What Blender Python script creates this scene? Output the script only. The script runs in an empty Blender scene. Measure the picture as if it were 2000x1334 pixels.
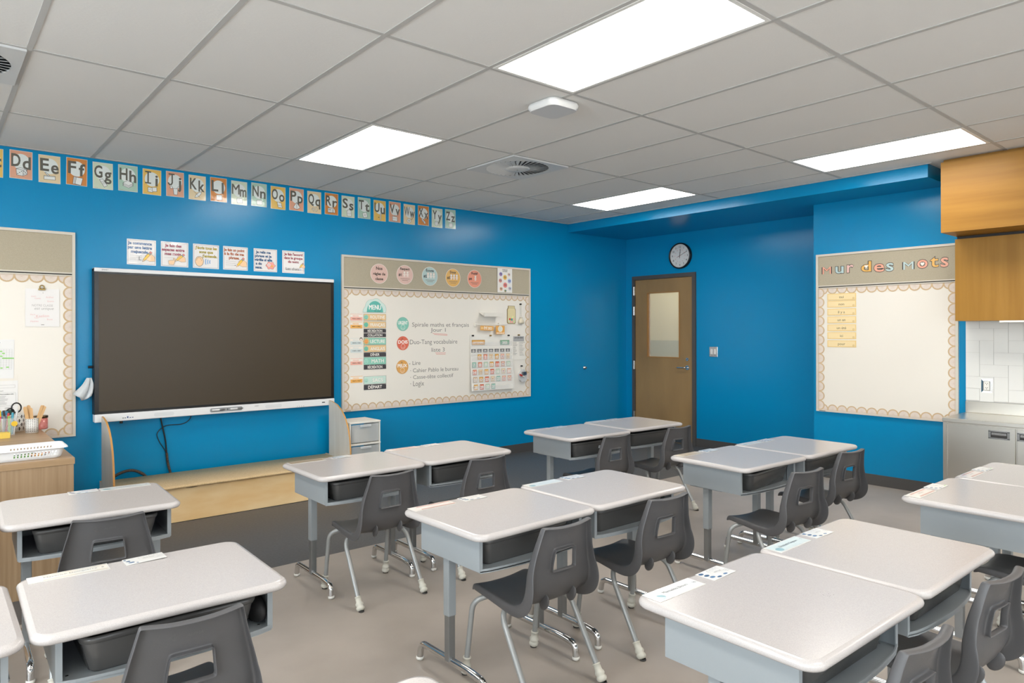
import bpy, bmesh, math, random
from mathutils import Vector, Matrix
random.seed(7)
S = bpy.context.scene
COL = S.collection
PI = math.pi
# ------------------------------------------------------------------ camera, world, window and fill light, exposure
CAMZ = 1.435
YAW, ROLL, FPX = 0.6999, -0.0021, 1347.19
cd = bpy.data.cameras.new('camera'); cam = bpy.data.objects.new('camera', cd); COL.objects.link(cam)
cd.sensor_fit = 'HORIZONTAL'; cd.sensor_width = 36.0; cd.lens = FPX*36.0/2000.0
cd.shift_x = 15.17/2000.0; cd.shift_y = -20.33/2000.0
cd.clip_start = 0.05; cd.clip_end = 100
_f = Vector((math.sin(YAW), math.cos(YAW), 0)); _r = Vector((math.cos(YAW), -math.sin(YAW), 0)); _u = Vector((0,0,1))
_r2 = _r*math.cos(ROLL)+_u*math.sin(ROLL); _u2 = -_r*math.sin(ROLL)+_u*math.cos(ROLL)
M = Matrix(((_r2.x,_u2.x,-_f.x,0),(_r2.y,_u2.y,-_f.y,0),(_r2.z,_u2.z,-_f.z,CAMZ),(0,0,0,1)))
cam.matrix_world = M
S.camera = cam
S.view_settings.view_transform = 'Standard'; S.view_settings.look = 'None'
S.view_settings.gamma = 1.0; S.view_settings.use_curve_mapping = False
S.view_settings.exposure = 0.29
W = bpy.data.worlds.new('sky'); S.world = W; W.use_nodes = True
W.node_tree.nodes['Background'].inputs[0].default_value = (0.75,0.87,1.0,1)
W.node_tree.nodes['Background'].inputs[1].default_value = 2.0
PANEL_E = 10.5       # ceiling light diffusers
WINDOW_E = 94.0     # daylight through each window on the left
BACK_FILL_E = 125.0      # each fill lamp added behind the camera to brighten the front wall
YB_ = -2.6
def area_light(name, loc, rot, sx, sy, e, col):
    l = bpy.data.lights.new(name,'AREA'); l.shape='RECTANGLE'; l.size=sx; l.size_y=sy; l.energy=e; l.color=col
    o = bpy.data.objects.new(name,l); o.location=loc; o.rotation_euler=rot; COL.objects.link(o); return o
for wx in (3.3, .3):  # fill lamps added at the back, aimed at the front wall
    area_light('window_daylight', (wx, YB_+.07, 1.62), (-PI/2, 0, 0), 2.2, 1.5, BACK_FILL_E, (0.93,0.97,1.0))
for wy in (2.1, -1.1):
    area_light('window_daylight', (-2.93, wy, 1.62), (0, -PI/2, 0), 1.5, 2.2, WINDOW_E, (0.84,0.93,1.0))
# ------------------------------------------------------------------ materials
def lin(h):
    h=h.lstrip('#'); v=[int(h[i:i+2],16)/255 for i in (0,2,4)]
    return tuple(c/12.92 if c<=0.04045 else ((c+0.055)/1.055)**2.4 for c in v)+(1,)
_mats={}
def mat(key, color, rough=0.5, metal=0.0, spec=0.5, bump=0, bscale=50, coat=0, var=0, vscale=8, stretch=None, color2=None, alpha=1, trans=0, bstretch=None, noise_detail=4, speck=0, crough=0.1):
    if key in _mats: return _mats[key]
    m=bpy.data.materials.new(key); m.use_nodes=True; nt=m.node_tree; N=nt.nodes; L=nt.links
    b=N['Principled BSDF']; c=lin(color) if isinstance(color,str) else tuple(color)+(1,)
    b.inputs['Base Color'].default_value=c; b.inputs['Roughness'].default_value=rough; b.inputs['Metallic'].default_value=metal
    b.inputs['Specular IOR Level'].default_value=spec
    if coat: b.inputs['Coat Weight'].default_value=coat; b.inputs['Coat Roughness'].default_value=crough
    if alpha<1: b.inputs['Alpha'].default_value=alpha
    if trans: b.inputs['Transmission Weight'].default_value=trans
    tc=N.new('ShaderNodeTexCoord')
    if var or color2:
        n=N.new('ShaderNodeTexNoise'); n.inputs['Scale'].default_value=vscale; n.inputs['Detail'].default_value=noise_detail
        if stretch:
            mp=N.new('ShaderNodeMapping'); mp.inputs['Scale'].default_value=stretch; L.new(tc.outputs['Object'],mp.inputs[0]); L.new(mp.outputs[0],n.inputs['Vector'])
        else: L.new(tc.outputs['Object'],n.inputs['Vector'])
        cr=N.new('ShaderNodeValToRGB'); e=cr.color_ramp.elements
        c2=lin(color2) if color2 else tuple(x*(1-var) for x in c[:3])+(1,)
        e[0].position=0.35; e[0].color=c2; e[1].position=0.65; e[1].color=c
        L.new(n.outputs['Fac'],cr.inputs[0]); out=cr.outputs[0]
        if speck:
            n2=N.new('ShaderNodeTexNoise'); n2.inputs['Scale'].default_value=speck; n2.inputs['Detail'].default_value=2
            L.new(tc.outputs['Object'],n2.inputs['Vector'])
            c3=N.new('ShaderNodeValToRGB'); c3.color_ramp.elements[0].position=0.36; c3.color_ramp.elements[0].color=(0.84,0.84,0.84,1); c3.color_ramp.elements[1].position=0.55; c3.color_ramp.elements[1].color=(1,1,1,1)
            L.new(n2.outputs['Fac'],c3.inputs[0])
            mx=N.new('ShaderNodeMix'); mx.data_type='RGBA'; mx.blend_type='MULTIPLY'; mx.inputs[0].default_value=1
            L.new(out,mx.inputs[6]); L.new(c3.outputs[0],mx.inputs[7]); out=mx.outputs[2]
        L.new(out,b.inputs['Base Color'])
    if bump:
        n=N.new('ShaderNodeTexNoise'); n.inputs['Scale'].default_value=bscale; n.inputs['Detail'].default_value=3
        if bstretch:
            mp=N.new('ShaderNodeMapping'); mp.inputs['Scale'].default_value=bstretch; L.new(tc.outputs['Object'],mp.inputs[0]); L.new(mp.outputs[0],n.inputs['Vector'])
        else: L.new(tc.outputs['Object'],n.inputs['Vector'])
        bp=N.new('ShaderNodeBump'); bp.inputs['Strength'].default_value=bump; bp.inputs['Distance'].default_value=0.01
        L.new(n.outputs['Fac'],bp.inputs['Height']); L.new(bp.outputs[0],b.inputs['Normal'])
        if coat: L.new(bp.outputs[0],b.inputs['Coat Normal'])
    _mats[key]=m; return m
def emit(key,color,e):
    if key in _mats: return _mats[key]
    m=bpy.data.materials.new(key); m.use_nodes=True; nt=m.node_tree
    b=nt.nodes['Principled BSDF']; b.inputs['Base Color'].default_value=(0.8,0.8,0.8,1)
    b.inputs['Emission Color'].default_value=lin(color); b.inputs['Emission Strength'].default_value=e
    _mats[key]=m; return m
# flat printed colours: matt paper (P) and glossy laminate (G)
def P(c): return mat('print '+c, c, rough=0.55)
def G(c): return mat('laminate '+c, c, rough=0.32, coat=1.0, crough=0.07, bump=0.22, bscale=14)
# ------------------------------------------------------------------ mesh builder
class MB:
    def __init__(s): s.v=[]; s.f=[]; s.mi=[]; s.m=[]; s.sm=[]
    def mid(s,m):
        if m not in s.m: s.m.append(m)
        return s.m.index(m)
    def add(s,vs,fs,m,smooth=False,X=None):
        o=len(s.v); k=s.mid(m)
        s.v.extend([tuple(X@Vector(v)) if X else tuple(v) for v in vs])
        for f in fs: s.f.append(tuple(i+o for i in f)); s.mi.append(k); s.sm.append(smooth)
        return s
    def box(s,x0,y0,z0,x1,y1,z1,m,X=None,bev=0):
        if x0>x1:x0,x1=x1,x0
        if y0>y1:y0,y1=y1,y0
        if z0>z1:z0,z1=z1,z0
        if bev:
            bm=bmesh.new(); bmesh.ops.create_cube(bm,size=1)
            for v in bm.verts: v.co=Vector(((x0+x1)/2+v.co.x*(x1-x0),(y0+y1)/2+v.co.y*(y1-y0),(z0+z1)/2+v.co.z*(z1-z0)))
            bmesh.ops.bevel(bm,geom=bm.edges[:],offset=bev,segments=2,affect='EDGES',profile=0.5)
            s.bm(bm,m,X=X,smooth=False); return s
        v=[(x0,y0,z0),(x1,y0,z0),(x1,y1,z0),(x0,y1,z0),(x0,y0,z1),(x1,y0,z1),(x1,y1,z1),(x0,y1,z1)]
        return s.add(v,[(0,3,2,1),(4,5,6,7),(0,1,5,4),(1,2,6,5),(2,3,7,6),(3,0,4,7)],m,X=X)
    def bm(s,bm,m,smooth=False,X=None):
        bm.verts.ensure_lookup_table(); bm.verts.index_update()
        s.add([v.co[:] for v in bm.verts],[[v.index for v in f.verts] for f in bm.faces],m,smooth,X); bm.free(); return s
    def cyl(s,c,r,h,m,axis='z',seg=20,r2=None,smooth=True,caps=True):
        r2=r if r2 is None else r2; v=[]
        for k in range(seg):
            a=2*PI*k/seg; v.append((r*math.cos(a),r*math.sin(a),0)); 
        for k in range(seg):
            a=2*PI*k/seg; v.append((r2*math.cos(a),r2*math.sin(a),h))
        R={'z':lambda p:p,'y':lambda p:(p[0],p[2],-p[1]),'x':lambda p:(p[2],p[0],p[1])}[axis]
        v=[tuple(a+b for a,b in zip(R(p),c)) for p in v]
        s.add(v,[(k,(k+1)%seg,seg+(k+1)%seg,seg+k) for k in range(seg)],m,smooth)
        if caps: s.add(v,[tuple(range(seg))[::-1],tuple(range(seg,2*seg))],m,False)
        return s
    def lathe(s,prof,m,c=(0,0,0),seg=20,X=None,smooth=True):
        v=[];n=len(prof)
        for r,z in prof:
            for k in range(seg):
                a=2*PI*k/seg; v.append((c[0]+r*math.cos(a),c[1]+r*math.sin(a),c[2]+z))
        f=[(j*seg+k,j*seg+(k+1)%seg,(j+1)*seg+(k+1)%seg,(j+1)*seg+k) for j in range(n-1) for k in range(seg)]
        return s.add(v,f,m,smooth,X)
    def tube(s,pts,r,m,seg=10,smooth=True,caps=True,sub=0):
        pts=[Vector(p) for p in pts]
        rr=r if isinstance(r,(list,tuple)) else [r]*len(pts)
        t0=(pts[1]-pts[0]).normalized(); n=t0.orthogonal().normalized(); v=[]
        for i,p in enumerate(pts):
            t=(pts[min(i+1,len(pts)-1)]-pts[max(i-1,0)]).normalized()
            n=(n-t*n.dot(t)).normalized(); b=t.cross(n)
            for k in range(seg):
                a=2*PI*k/seg; v.append(tuple(p+(n*math.cos(a)+b*math.sin(a))*rr[i]))
        f=[(j*seg+k,j*seg+(k+1)%seg,(j+1)*seg+(k+1)%seg,(j+1)*seg+k) for j in range(len(pts)-1) for k in range(seg)]
        s.add(v,f,m,smooth)
        if caps: s.add(v,[tuple(range(seg))[::-1],tuple(range(len(v)-seg,len(v)))],m,False)
        return s
    def build(s,name,parent=None,loc=None,rot=None,mods=None):
        me=bpy.data.meshes.new(name); me.from_pydata(s.v,[],s.f)
        for m in s.m: me.materials.append(m)
        me.polygons.foreach_set('material_index',s.mi); me.polygons.foreach_set('use_smooth',s.sm); me.update()
        o=bpy.data.objects.new(name,me); COL.objects.link(o)
        if parent: o.parent=parent
        if loc: o.location=loc
        if rot: o.rotation_euler=rot
        return o
def arc(pts,r,n=5):
    """round the corners of a polyline"""
    P_=[Vector(p) for p in pts]; out=[P_[0]]
    for i in range(1,len(P_)-1):
        a,b,c=P_[i-1],P_[i],P_[i+1]; d1=(a-b).normalized(); d2=(c-b).normalized()
        q=min(r,(a-b).length*.49,(c-b).length*.49); p1=b+d1*q; p2=b+d2*q
        for k in range(n+1):
            t=k/n; out.append(p1*(1-t)**2+b*2*t*(1-t)+p2*t*t)
    out.append(P_[-1]); return out
def spline(pts,n=8):
    P_=[Vector(p) for p in pts]; out=[]
    for i in range(len(P_)-1):
        p0=P_[max(i-1,0)];p1=P_[i];p2=P_[i+1];p3=P_[min(i+2,len(P_)-1)]
        for k in range(n):
            t=k/n; out.append(0.5*((2*p1)+(p2-p0)*t+(2*p0-5*p1+4*p2-p3)*t*t+(3*p1-p0-3*p2+p3)*t**3))
    out.append(P_[-1]); return out
def tag(o,label=None,cat=None,group=None,kind=None):
    if label: o['label']=label
    if cat: o['category']=cat
    if group: o['group']=group
    if kind: o['kind']=kind
    return o
def struct(o): o['kind']='structure'; return o
def empty(name,loc,rz=0):
    o=bpy.data.objects.new(name,None); o.location=loc; o.rotation_euler=(0,0,rz); o.empty_display_size=0.05; COL.objects.link(o); return o
def copy_tree(o,parent=None):
    c=o.copy(); COL.objects.link(c); c.parent=parent
    for ch in list(o.children): copy_tree(ch,c)
    return c
def rrect(w,h,r,n=5,cx=0,cy=0):
    out=[]
    for x,y,a0 in ((w/2-r,h/2-r,0),(-w/2+r,h/2-r,90),(-w/2+r,-h/2+r,180),(w/2-r,-h/2+r,270)):
        for k in range(n+1):
            a=math.radians(a0+90*k/n); out.append((cx+x+r*math.cos(a),cy+y+r*math.sin(a)))
    return out
def slab(mb,outline,z0,z1,m,smooth=False,X=None):
    n=len(outline); v=[(x,y,z0) for x,y in outline]+[(x,y,z1) for x,y in outline]
    mb.add(v,[tuple(range(n))[::-1],tuple(range(n,2*n))],m,False,X)
    mb.add(v,[(k,(k+1)%n,n+(k+1)%n,n+k) for k in range(n)],m,smooth,X)
# ------------------------------------------------------------------ text and flat prints (u right, v up, facing -y)
_txt={}
def text_geo(s,bold=0.0,shear=0.0):
    key=(s,bold,shear)
    if key in _txt: return _txt[key]
    cu=bpy.data.curves.new('t','FONT'); cu.body=s; cu.offset=bold; cu.shear=shear; cu.resolution_u=3; cu.align_x='LEFT'
    ob=bpy.data.objects.new('t',cu)
    me=bpy.data.meshes.new_from_object(ob)
    v=[(p.co.x,p.co.y) for p in me.vertices]; f=[tuple(p.vertices) for p in me.polygons]
    bpy.data.objects.remove(ob); bpy.data.curves.remove(cu); bpy.data.meshes.remove(me)
    if v:
        x0=min(p[0] for p in v); x1=max(p[0] for p in v); y0=min(p[1] for p in v); y1=max(p[1] for p in v)
    else: x0=x1=y0=y1=0
    _txt[key]=(v,f,x0,x1,y0,y1); return _txt[key]
class Print(MB):
    """flat print: local x = right, z = up, front faces -y; every layer sits a hair further forward"""
    def __init__(s,w=0,h=0,color=None,fm=P,th=0.0012,r=0,cx=0,cy=0,layer=0.00025):
        super().__init__(); s.y=-th; s.fm=fm; s.ly=layer
        if color:
            o=rrect(w,h,r,5,cx,cy) if r else [(cx+w/2,cy+h/2),(cx-w/2,cy+h/2),(cx-w/2,cy-h/2),(cx+w/2,cy-h/2)]
            s.solid(o,color,th)
    def solid(s,o,color,th):
        n=len(o); v=[(x,0,z) for x,z in o]+[(x,-th,z) for x,z in o]; m=s.fm(color)
        s.add(v,[tuple(range(n)),tuple(range(n,2*n))[::-1]],m); s.add(v,[(k,n+k,n+(k+1)%n,(k+1)%n) for k in range(n)],m)
    def up(s): s.y-=s.ly; return s
    def poly(s,pts,color,up=True):
        if up: s.up()
        n=len(pts)
        a=sum(pts[i][0]*pts[(i+1)%n][1]-pts[(i+1)%n][0]*pts[i][1] for i in range(n))
        idx=tuple(range(n)) if a>0 else tuple(range(n))[::-1]
        s.add([(x,s.y,z) for x,z in pts],[idx],s.fm(color)); return s
    def rect(s,x0,z0,x1,z1,color,up=True): return s.poly([(x0,z0),(x1,z0),(x1,z1),(x0,z1)],color,up)
    def ell(s,cx,cz,rx,rz,color,n=20,up=True): return s.poly([(cx+rx*math.cos(2*PI*k/n),cz+rz*math.sin(2*PI*k/n)) for k in range(n)],color,up)
    def line(s,pts,w,color,closed=False,up=True):
        if up: s.up()
        pts=list(pts)+([pts[0]] if closed else [])
        for (x0,z0),(x1,z1) in zip(pts,pts[1:]):
            d=math.hypot(x1-x0,z1-z0)
            if d<1e-7: continue
            s.y-=.000012
            ux,uz=(x1-x0)/d*w/2,(z1-z0)/d*w/2
            s.poly([(x0-uz-ux*.6,z0+ux-uz*.6),(x0+uz-ux*.6,z0-ux-uz*.6),(x1+uz+ux*.6,z1-ux+uz*.6),(x1-uz+ux*.6,z1+ux+uz*.6)],color,False)
        return s
    def shape(s,pts,fill,w=0.0015,edge='#3a3835'):
        s.poly(pts,fill); s.line(pts,w,edge,closed=True); return s
    def text(s,t,cx,cz,h=None,w=None,color='#333333',bold=0.0,up=True,align='c',ang=0,shear=0.0,cap=None):
        """h = height of the capital letters' em; w = exact width"""
        if up: s.up()
        if 'M' in t and bold>0:      # a thickened M folds over itself, so thicken it by three thin layers
            e=bold*.8*(h or .02)/.73
            for q in (-1,1,0): s.text(t,cx+q*e,cz,h,w,color,0,False,align,ang,shear); s.y-=.00003
            return s
        v,f,x0,x1,y0,y1=text_geo(t,bold,shear)
        if not v: return s
        sy=h/0.73 if h else None; sx=w/(x1-x0) if w else sy
        if sy is None: sy=sx
        if w is None: sx=sy
        ox={'c':(x0+x1)/2,'l':x0,'r':x1}[align]; oy=0.365
        ca,sa=math.cos(ang),math.sin(ang); m=s.fm(color); vs=[]
        for x,y in v:
            a=(x-ox)*sx; b=(y-oy)*sy; vs.append((cx+a*ca-b*sa,s.y,cz+a*sa+b*ca))
        s.add(vs,f,m); return s
    def twidth(s,t,h,bold=0): 
        g=text_geo(t,bold); return (g[3]-g[2])*h/0.73
FRONT=(0,0,0); RIGHT=(0,0,-PI/2)     # wall of the screen / wall of the kitchen corner
# ================================================================== ROOM
CH=2.784; YF=6.13; XD=7.342; XR=6.74; YS=3.248; XL=-3.0; YB=-2.6
T=0.6096; GX0=0.388; GY0=5.1848
M_wall=mat('blue wall paint','#0084b6',rough=0.23,spec=0.33,bump=0.05,bscale=90)
M_white=mat('white wall paint','#d9d6cd',rough=0.5)
M_floor=mat('light vinyl floor','#a79d93',rough=0.42,var=0.10,vscale=2.5,color2='#9c9288',speck=0,bump=0.03,bscale=200)
M_fdark=mat('charcoal vinyl floor','#565555',rough=0.5,color2='#4c4b4b',vscale=60,noise_detail=6)
M_base=mat('charcoal rubber base','#4b4947',rough=0.5)
M_tile=mat('ceiling tile','#dddbd7',rough=0.9,bump=0.12,bscale=60,bstretch=(1,4,1),spec=0.2)
M_grid=mat('ceiling grid','#b5b3af',rough=0.6)  # tees toned darker to carry the shadow gaps along the tiles
b=MB(); b.box(XL,YB,-.06,XD,4.115,0,M_floor); b.box(XL,4.115,-.06,XD,YF,0,M_fdark)
b.box(XD,4.8,-.06,10.5,9,0,M_floor)
fl=b.build('floor'); struct(fl)
b=MB(); b.box(XL,YB,CH,XD,YF,CH+.05,M_tile); struct(b.build('ceiling'))
# tee grid
b=MB(); gw=.0125
i=-6
xs=[GX0+k*T for k in range(-5,10)]
ys=[GY0-k*2*T for k in range(0,7)]
for x in xs: b.box(x-gw,YB,CH-.004,x+gw,YF,CH+.001,M_grid)
for y in ys: b.box(XL,y-gw,CH-.0035,6.22,y+gw,CH+.001,M_grid)
b.box(XL,YF-.02,CH-.006,6.22,YF,CH,M_grid); b.box(6.2,2.03,CH-.006,6.22,YF,CH,M_grid)
# half tile bars beside the round diffusers
for gx in (5,-1): b.box(GX0+gx*T,GY0-1.5*T-.0,CH-.0035,GX0+(gx+1)*T,GY0-1.5*T+.0,CH,M_grid)
struct(b.build('trim_1'))
b=MB(); b.box(XL-.1,YF,0,XD,YF+.12,CH+.05,M_wall); struct(b.build('wall_front'))
# wall with the door, open where the door stands
b=MB(); DX=XD; d0,d1,dh=5.014,6.015,2.165
b.box(DX,YS,0,DX+.13,d0,CH,M_wall); b.box(DX,d1,0,DX+.13,YF,CH,M_wall); b.box(DX,d0,dh,DX+.13,d1,CH,M_wall); struct(b.build('wall_door'))
b=MB(); b.box(XR,YB,0,XR+.12,YS,CH,M_wall); b.box(XR+.12,YS-.12,0,XD,YS,CH,M_wall); struct(b.build('wall_right'))
b=MB(); b.box(6.22,2.06,2.675,XD,YF,CH,M_wall); o=b.build('wall_bulkhead'); struct(o)
# wall behind the camera and window wall on the left (outside the picture)
z0,z1=.87,2.37; fill_wins=[(-.8,1.4),(2.2,4.4)]  # back wall openings invented for the fill lamps
b=MB(); b.box(XL,YB-.14,0,XR,YB,z0,M_white); b.box(XL,YB-.14,z1,XR,YB,CH,M_white); b.box(XL,YB-.14,z0,-.8,YB,z1,M_white); b.box(1.4,YB-.14,z0,2.2,YB,z1,M_white); b.box(4.4,YB-.14,z0,XR,YB,z1,M_white)
struct(b.build('wall_back'))
b=MB(); wins=[(1.0,3.2),(-2.2,0.0)]
b.box(XL-.14,YB,0,XL,YF,z0,M_white); b.box(XL-.14,YB,z1,XL,YF,CH,M_white)
yy=YB
for a,c in sorted(wins): b.box(XL-.14,yy,z0,XL,a,z1,M_white); yy=c
b.box(XL-.14,yy,z0,XL,YF,z1,M_white); struct(b.build('wall_left'))
M_alu=mat('window aluminium','#8d8f90',rough=0.35,metal=.8)
M_glass=mat('window glass','#ffffff',rough=0.0,alpha=0.12)
for n,(a,c) in enumerate(wins):
    b=MB(); t=.05; x0,x1=XL-.10,XL-.04
    b.box(x0,a,z0,x1,a+t,z1,M_alu); b.box(x0,c-t,z0,x1,c,z1,M_alu); b.box(x0,a,z0,x1,c,z0+t,M_alu); b.box(x0,a,z1-t,x1,c,z1,M_alu); b.box(x0,(a+c)/2-.02,z0,x1,(a+c)/2+.02,z1,M_alu)
    o=b.build('window_%d'%(n+1)); struct(o)
    g=MB(); g.box(XL-.072,a+t,z0+t,XL-.068,c-t,z1-t,M_glass); g.build('pane',o)
for n,(a,c) in enumerate(fill_wins):  # added back windows framing the fill lamps
    b=MB(); t=.05; y0_,y1_=YB-.10,YB-.04
    b.box(a,y0_,z0,a+t,y1_,z1,M_alu); b.box(c-t,y0_,z0,c,y1_,z1,M_alu); b.box(a+t,y0_,z0,c-t,y1_,z0+t,M_alu); b.box(a+t,y0_,z1-t,c-t,y1_,z1,M_alu); b.box((a+c)/2-.02,y0_,z0+t,(a+c)/2+.02,y1_,z1-t,M_alu)
    o=b.build('window_%d'%(n+3)); struct(o)
    g=MB(); g.box(a+t,YB-.072,z0+t,c-t,YB-.068,z1-t,M_glass); g.build('pane',o)
# baseboards
def base(name,x0,y0,x1,y1):
    b=MB(); b.box(x0,y0,0,x1,y1,.1,M_base); struct(b.build(name))
base('baseboard_front',XL,YF-.006,XD,YF)
base('baseboard_door',DX-.006,YS,DX,d0); base('baseboard_right',XR-.008,1.94,XR,YS+.0)
base('baseboard_corner',DX-.006,d1,DX,YF-.006)
# corridor seen through the door glass
M_cor=mat('corridor cream paint','#cfc8ad',rough=.6); M_cor2=mat('corridor grey paint','#a9ab9c',rough=.6)
b=MB(); b.box(9.2,4.8,0,9.3,9,1.28,M_cor2); b.box(9.2,4.8,1.28,9.3,9,CH,M_cor); b.box(XD+.13,9,0,9.3,9.1,CH,M_cor); b.box(XD+.13,4.7,0,9.3,4.8,CH,M_cor); b.box(XD,YF+.1,0,XD+.13,9,CH,M_cor)
struct(b.build('wall_corridor'))
b=MB(); b.box(XD+.1,4.8,CH,9.3,9,CH+.05,M_tile); struct(b.build('ceiling_corridor'))
# ceiling lights (2 x 4 foot flat panels in the grid)
M_pan=emit('light diffuser','#fffaf3',PANEL_E); M_pf=mat('light frame','#e5e3de',rough=.4)
def panel(i0,j0,label,w=T,l=2*T):
    x0=GX0+i0*T; y0=GY0-j0*2*T-2*T
    e=empty('ceiling_light',(x0+w/2,y0+l/2,CH)); tag(e,label,'ceiling light','flat light panels set in the ceiling grid')
    f=MB(); t=.02; a,c=w/2-.012,l/2-.012
    f.box(-a,-c,-.006,-a+t,c,0,M_pf); f.box(a-t,-c,-.006,a,c,0,M_pf); f.box(-a+t,-c,-.006,a-t,-c+t,0,M_pf); f.box(-a+t,c-t,-.006,a-t,c,0,M_pf); f.build('frame',e)
    d=MB(); d.box(-a+t,-c+t,-.004,a-t,c-t,0,M_pan); d.build('diffuser',e); return e
panel(3,0,'bright flat ceiling light nearest the front wall, above the screen corner')
panel(3,2,'largest looking bright ceiling light panel, cut by the top of the picture')
panel(8,0,'small looking bright ceiling light panel nearest the clock corner')
panel(8,2,'bright ceiling light panel beside the wooden upper cabinets')
for i,j in ((3,4),(8,4),(-2,0),(-2,2),(-2,4)):
    panel(i,j,'flat ceiling light panel in the part of the room outside the picture')
e=empty('corridor_light',(8.3,6.2,CH)); tag(e,'corridor ceiling light panel beyond the door glass','ceiling light')  # unseen lamp added to light the corridor wall
d=MB(); d.box(-.3,-1.0,-.01,.3,1.0,0,emit('corridor diffuser','#fff4dc',7.0)); d.build('diffuser',e)
# round swirl diffusers
M_dm=mat('diffuser white metal','#c9c9c7',rough=.4); M_dk=mat('duct dark','#25292b',rough=.8)
def swirl(cx,cy,label):
    e=empty('air_diffuser',(cx,cy,CH)); tag(e,label,'air vent')
    f=MB(); a=.296; R=.258
    n=48; o=[]; 
    ring=[(R*math.cos(2*PI*k/n),R*math.sin(2*PI*k/n)) for k in range(n)]
    def sq(k):
        c,s_=math.cos(2*PI*k/n),math.sin(2*PI*k/n); m_=max(abs(c),abs(s_)); return (a*c/m_,a*s_/m_)
    v=[(x,y,-.014) for x,y in ring]+[(*sq(k),-.014) for k in range(n)]+[(*sq(k),-.002) for k in range(n)]+[(x,y,-.002) for x,y in ring]
    fs=[(k,n+k,n+(k+1)%n,(k+1)%n) for k in range(n)]+[(n+k,2*n+k,2*n+(k+1)%n,n+(k+1)%n) for k in range(n)]+[(k,(k+1)%n,3*n+(k+1)%n,3*n+k) for k in range(n)]
    f.add(v,fs,M_dm); f.build('frame',e)
    d=MB(); d.cyl((0,0,-.006),R,.004,M_dk,seg=48); d.build('duct_opening',e)
    v_=MB()
    for k in range(36):
        an=2*PI*k/36; c,s_=math.cos(an),math.sin(an)
        r0,r1=.095,R-.002; w0,w1=.005,.018
        X=Matrix.Rotation(an,4,'Z')
        v_.add([(r0,-w0,-.018),(r1,-w1,-.019),(r1,w1,-.009),(r0,w0,-.011),(r0,-w0,-.0165),(r1,-w1,-.0175),(r1,w1,-.0075),(r0,w0,-.0095)],[(0,3,2,1),(4,5,6,7),(0,1,5,4),(2,3,7,6),(1,2,6,5),(3,0,4,7)],M_dm,X=X)
    v_.build('vanes',e)
    c=MB(); c.lathe([(0.001,-.024),(.06,-.0235),(.098,-.021),(.103,-.014),(.103,-.008)],M_dm,seg=32); c.cyl((0,0,-.0265),.006,.003,mat('screw','#777777',rough=.3,metal=1),seg=8); c.build('hub',e)
swirl(GX0+5.5*T,GY0-1.5*T,'round swirl air vent with radial vanes in the middle of the ceiling')
swirl(GX0-.5*T,GY0-1.5*T,'round swirl air vent cut by the left edge of the picture')
# wireless access point under the ceiling
e=empty('wireless_access_point',(2.862,2.942,CH)); tag(e,'white rounded square wireless access point under the ceiling','access point')
M_ap=mat('access point plastic','#dcdcda',rough=.4); M_ap2=mat('access point face','#c4c3c2',rough=.45)
b=MB(); prof=[(.09,-.001),(.114,-.006),(.119,-.020),(.117,-.034),(.108,-.046)]
rings=[[(x,y,z) for x,y in rrect(2*r,2*r,.045,6)] for r,z in prof]; n=len(rings[0]); v=[p for r in rings for p in r]
b.add(v,[(j*n+k,(j+1)*n+k,(j+1)*n+(k+1)%n,j*n+(k+1)%n) for j in range(len(prof)-1) for k in range(n)],M_ap,True)
b.build('housing',e)
b=MB(); slab(b,rrect(.217,.217,.045,6),-.049,-.045,M_ap2); b.build('face_plate',e)
pr=Print(); pr.y=0; pr.text('NETWORK',0,0,h=.009,color='#55585a'); pr.ell(0,.012,.003,.003,'#7f8dff')
pr.build('printed_mark',e,loc=(.05,-.03,-.0491),rot=(PI/2*-1+0,0,-.7))
# ------------------------------------------------------------------ bulkhead moulding is bare; door
M_df=mat('door frame charcoal','#4d4a47',rough=.45); M_dw=mat('birch door veneer','#9c7c50',rough=.45,color2='#8c6e46',vscale=3,stretch=(1,1,.35),noise_detail=8,bump=.03,bscale=30)
M_ch=mat('brushed chrome','#c9c9c8',rough=.22,metal=1); M_steel=mat('dull steel','#8f8f90',rough=.35,metal=1)
dr=empty('door_1',(DX,0,0)); dr['kind']='structure'
b=MB(); x0=-.02; x1=.135
b.box(x0,d0,0,x1,d0+.052,dh,M_df); b.box(x0,d1-.042,0,x1,d1,dh,M_df); b.box(x0,d0+.052,dh-.05,x1,d1-.042,dh,M_df)
b.box(.05,d0+.052,0,.075,d0+.065,dh-.05,M_df); b.build('door_frame',dr)
L0,L1,LH=5.069,5.970,2.112; g0,g1,gz0,gz1=5.262,5.778,1.085,1.94
b=MB(); a,c=.002,.046
b.box(a,L0,.008,c,g0,LH,M_dw); b.box(a,g1,.008,c,L1,LH,M_dw); b.box(a,g0,.008,c,g1,gz0,M_dw); b.box(a,g0,gz1,c,g1,LH,M_dw); b.build('door_leaf',dr)
b=MB(); w=.012; M_bead=mat('glazing bead','#a0713c',rough=.4)
b.box(-.004,g0,gz0,.05,g0+w,gz1,M_bead); b.box(-.004,g1-w,gz0,.05,g1,gz1,M_bead); b.box(-.004,g0+w,gz0,.05,g1-w,gz0+w,M_bead); b.box(-.004,g0+w,gz1-w,.05,g1-w,gz1,M_bead); b.build('glazing_bead',dr)
b=MB(); b.box(.022,g0+w,gz0+w,.027,g1-w,gz1-w,mat('door glass','#eef2ee',rough=.02,alpha=.15)); b.build('pane',dr)
for z in (1.968,1.70,.977,.30):
    b=MB(); b.box(-.026,5.966,z-.057,-.004,5.986,z+.057,M_ch); b.cyl((-.03,5.976,z-.057),.008,.114,M_ch,seg=10); b.build('hinge',dr)
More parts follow.
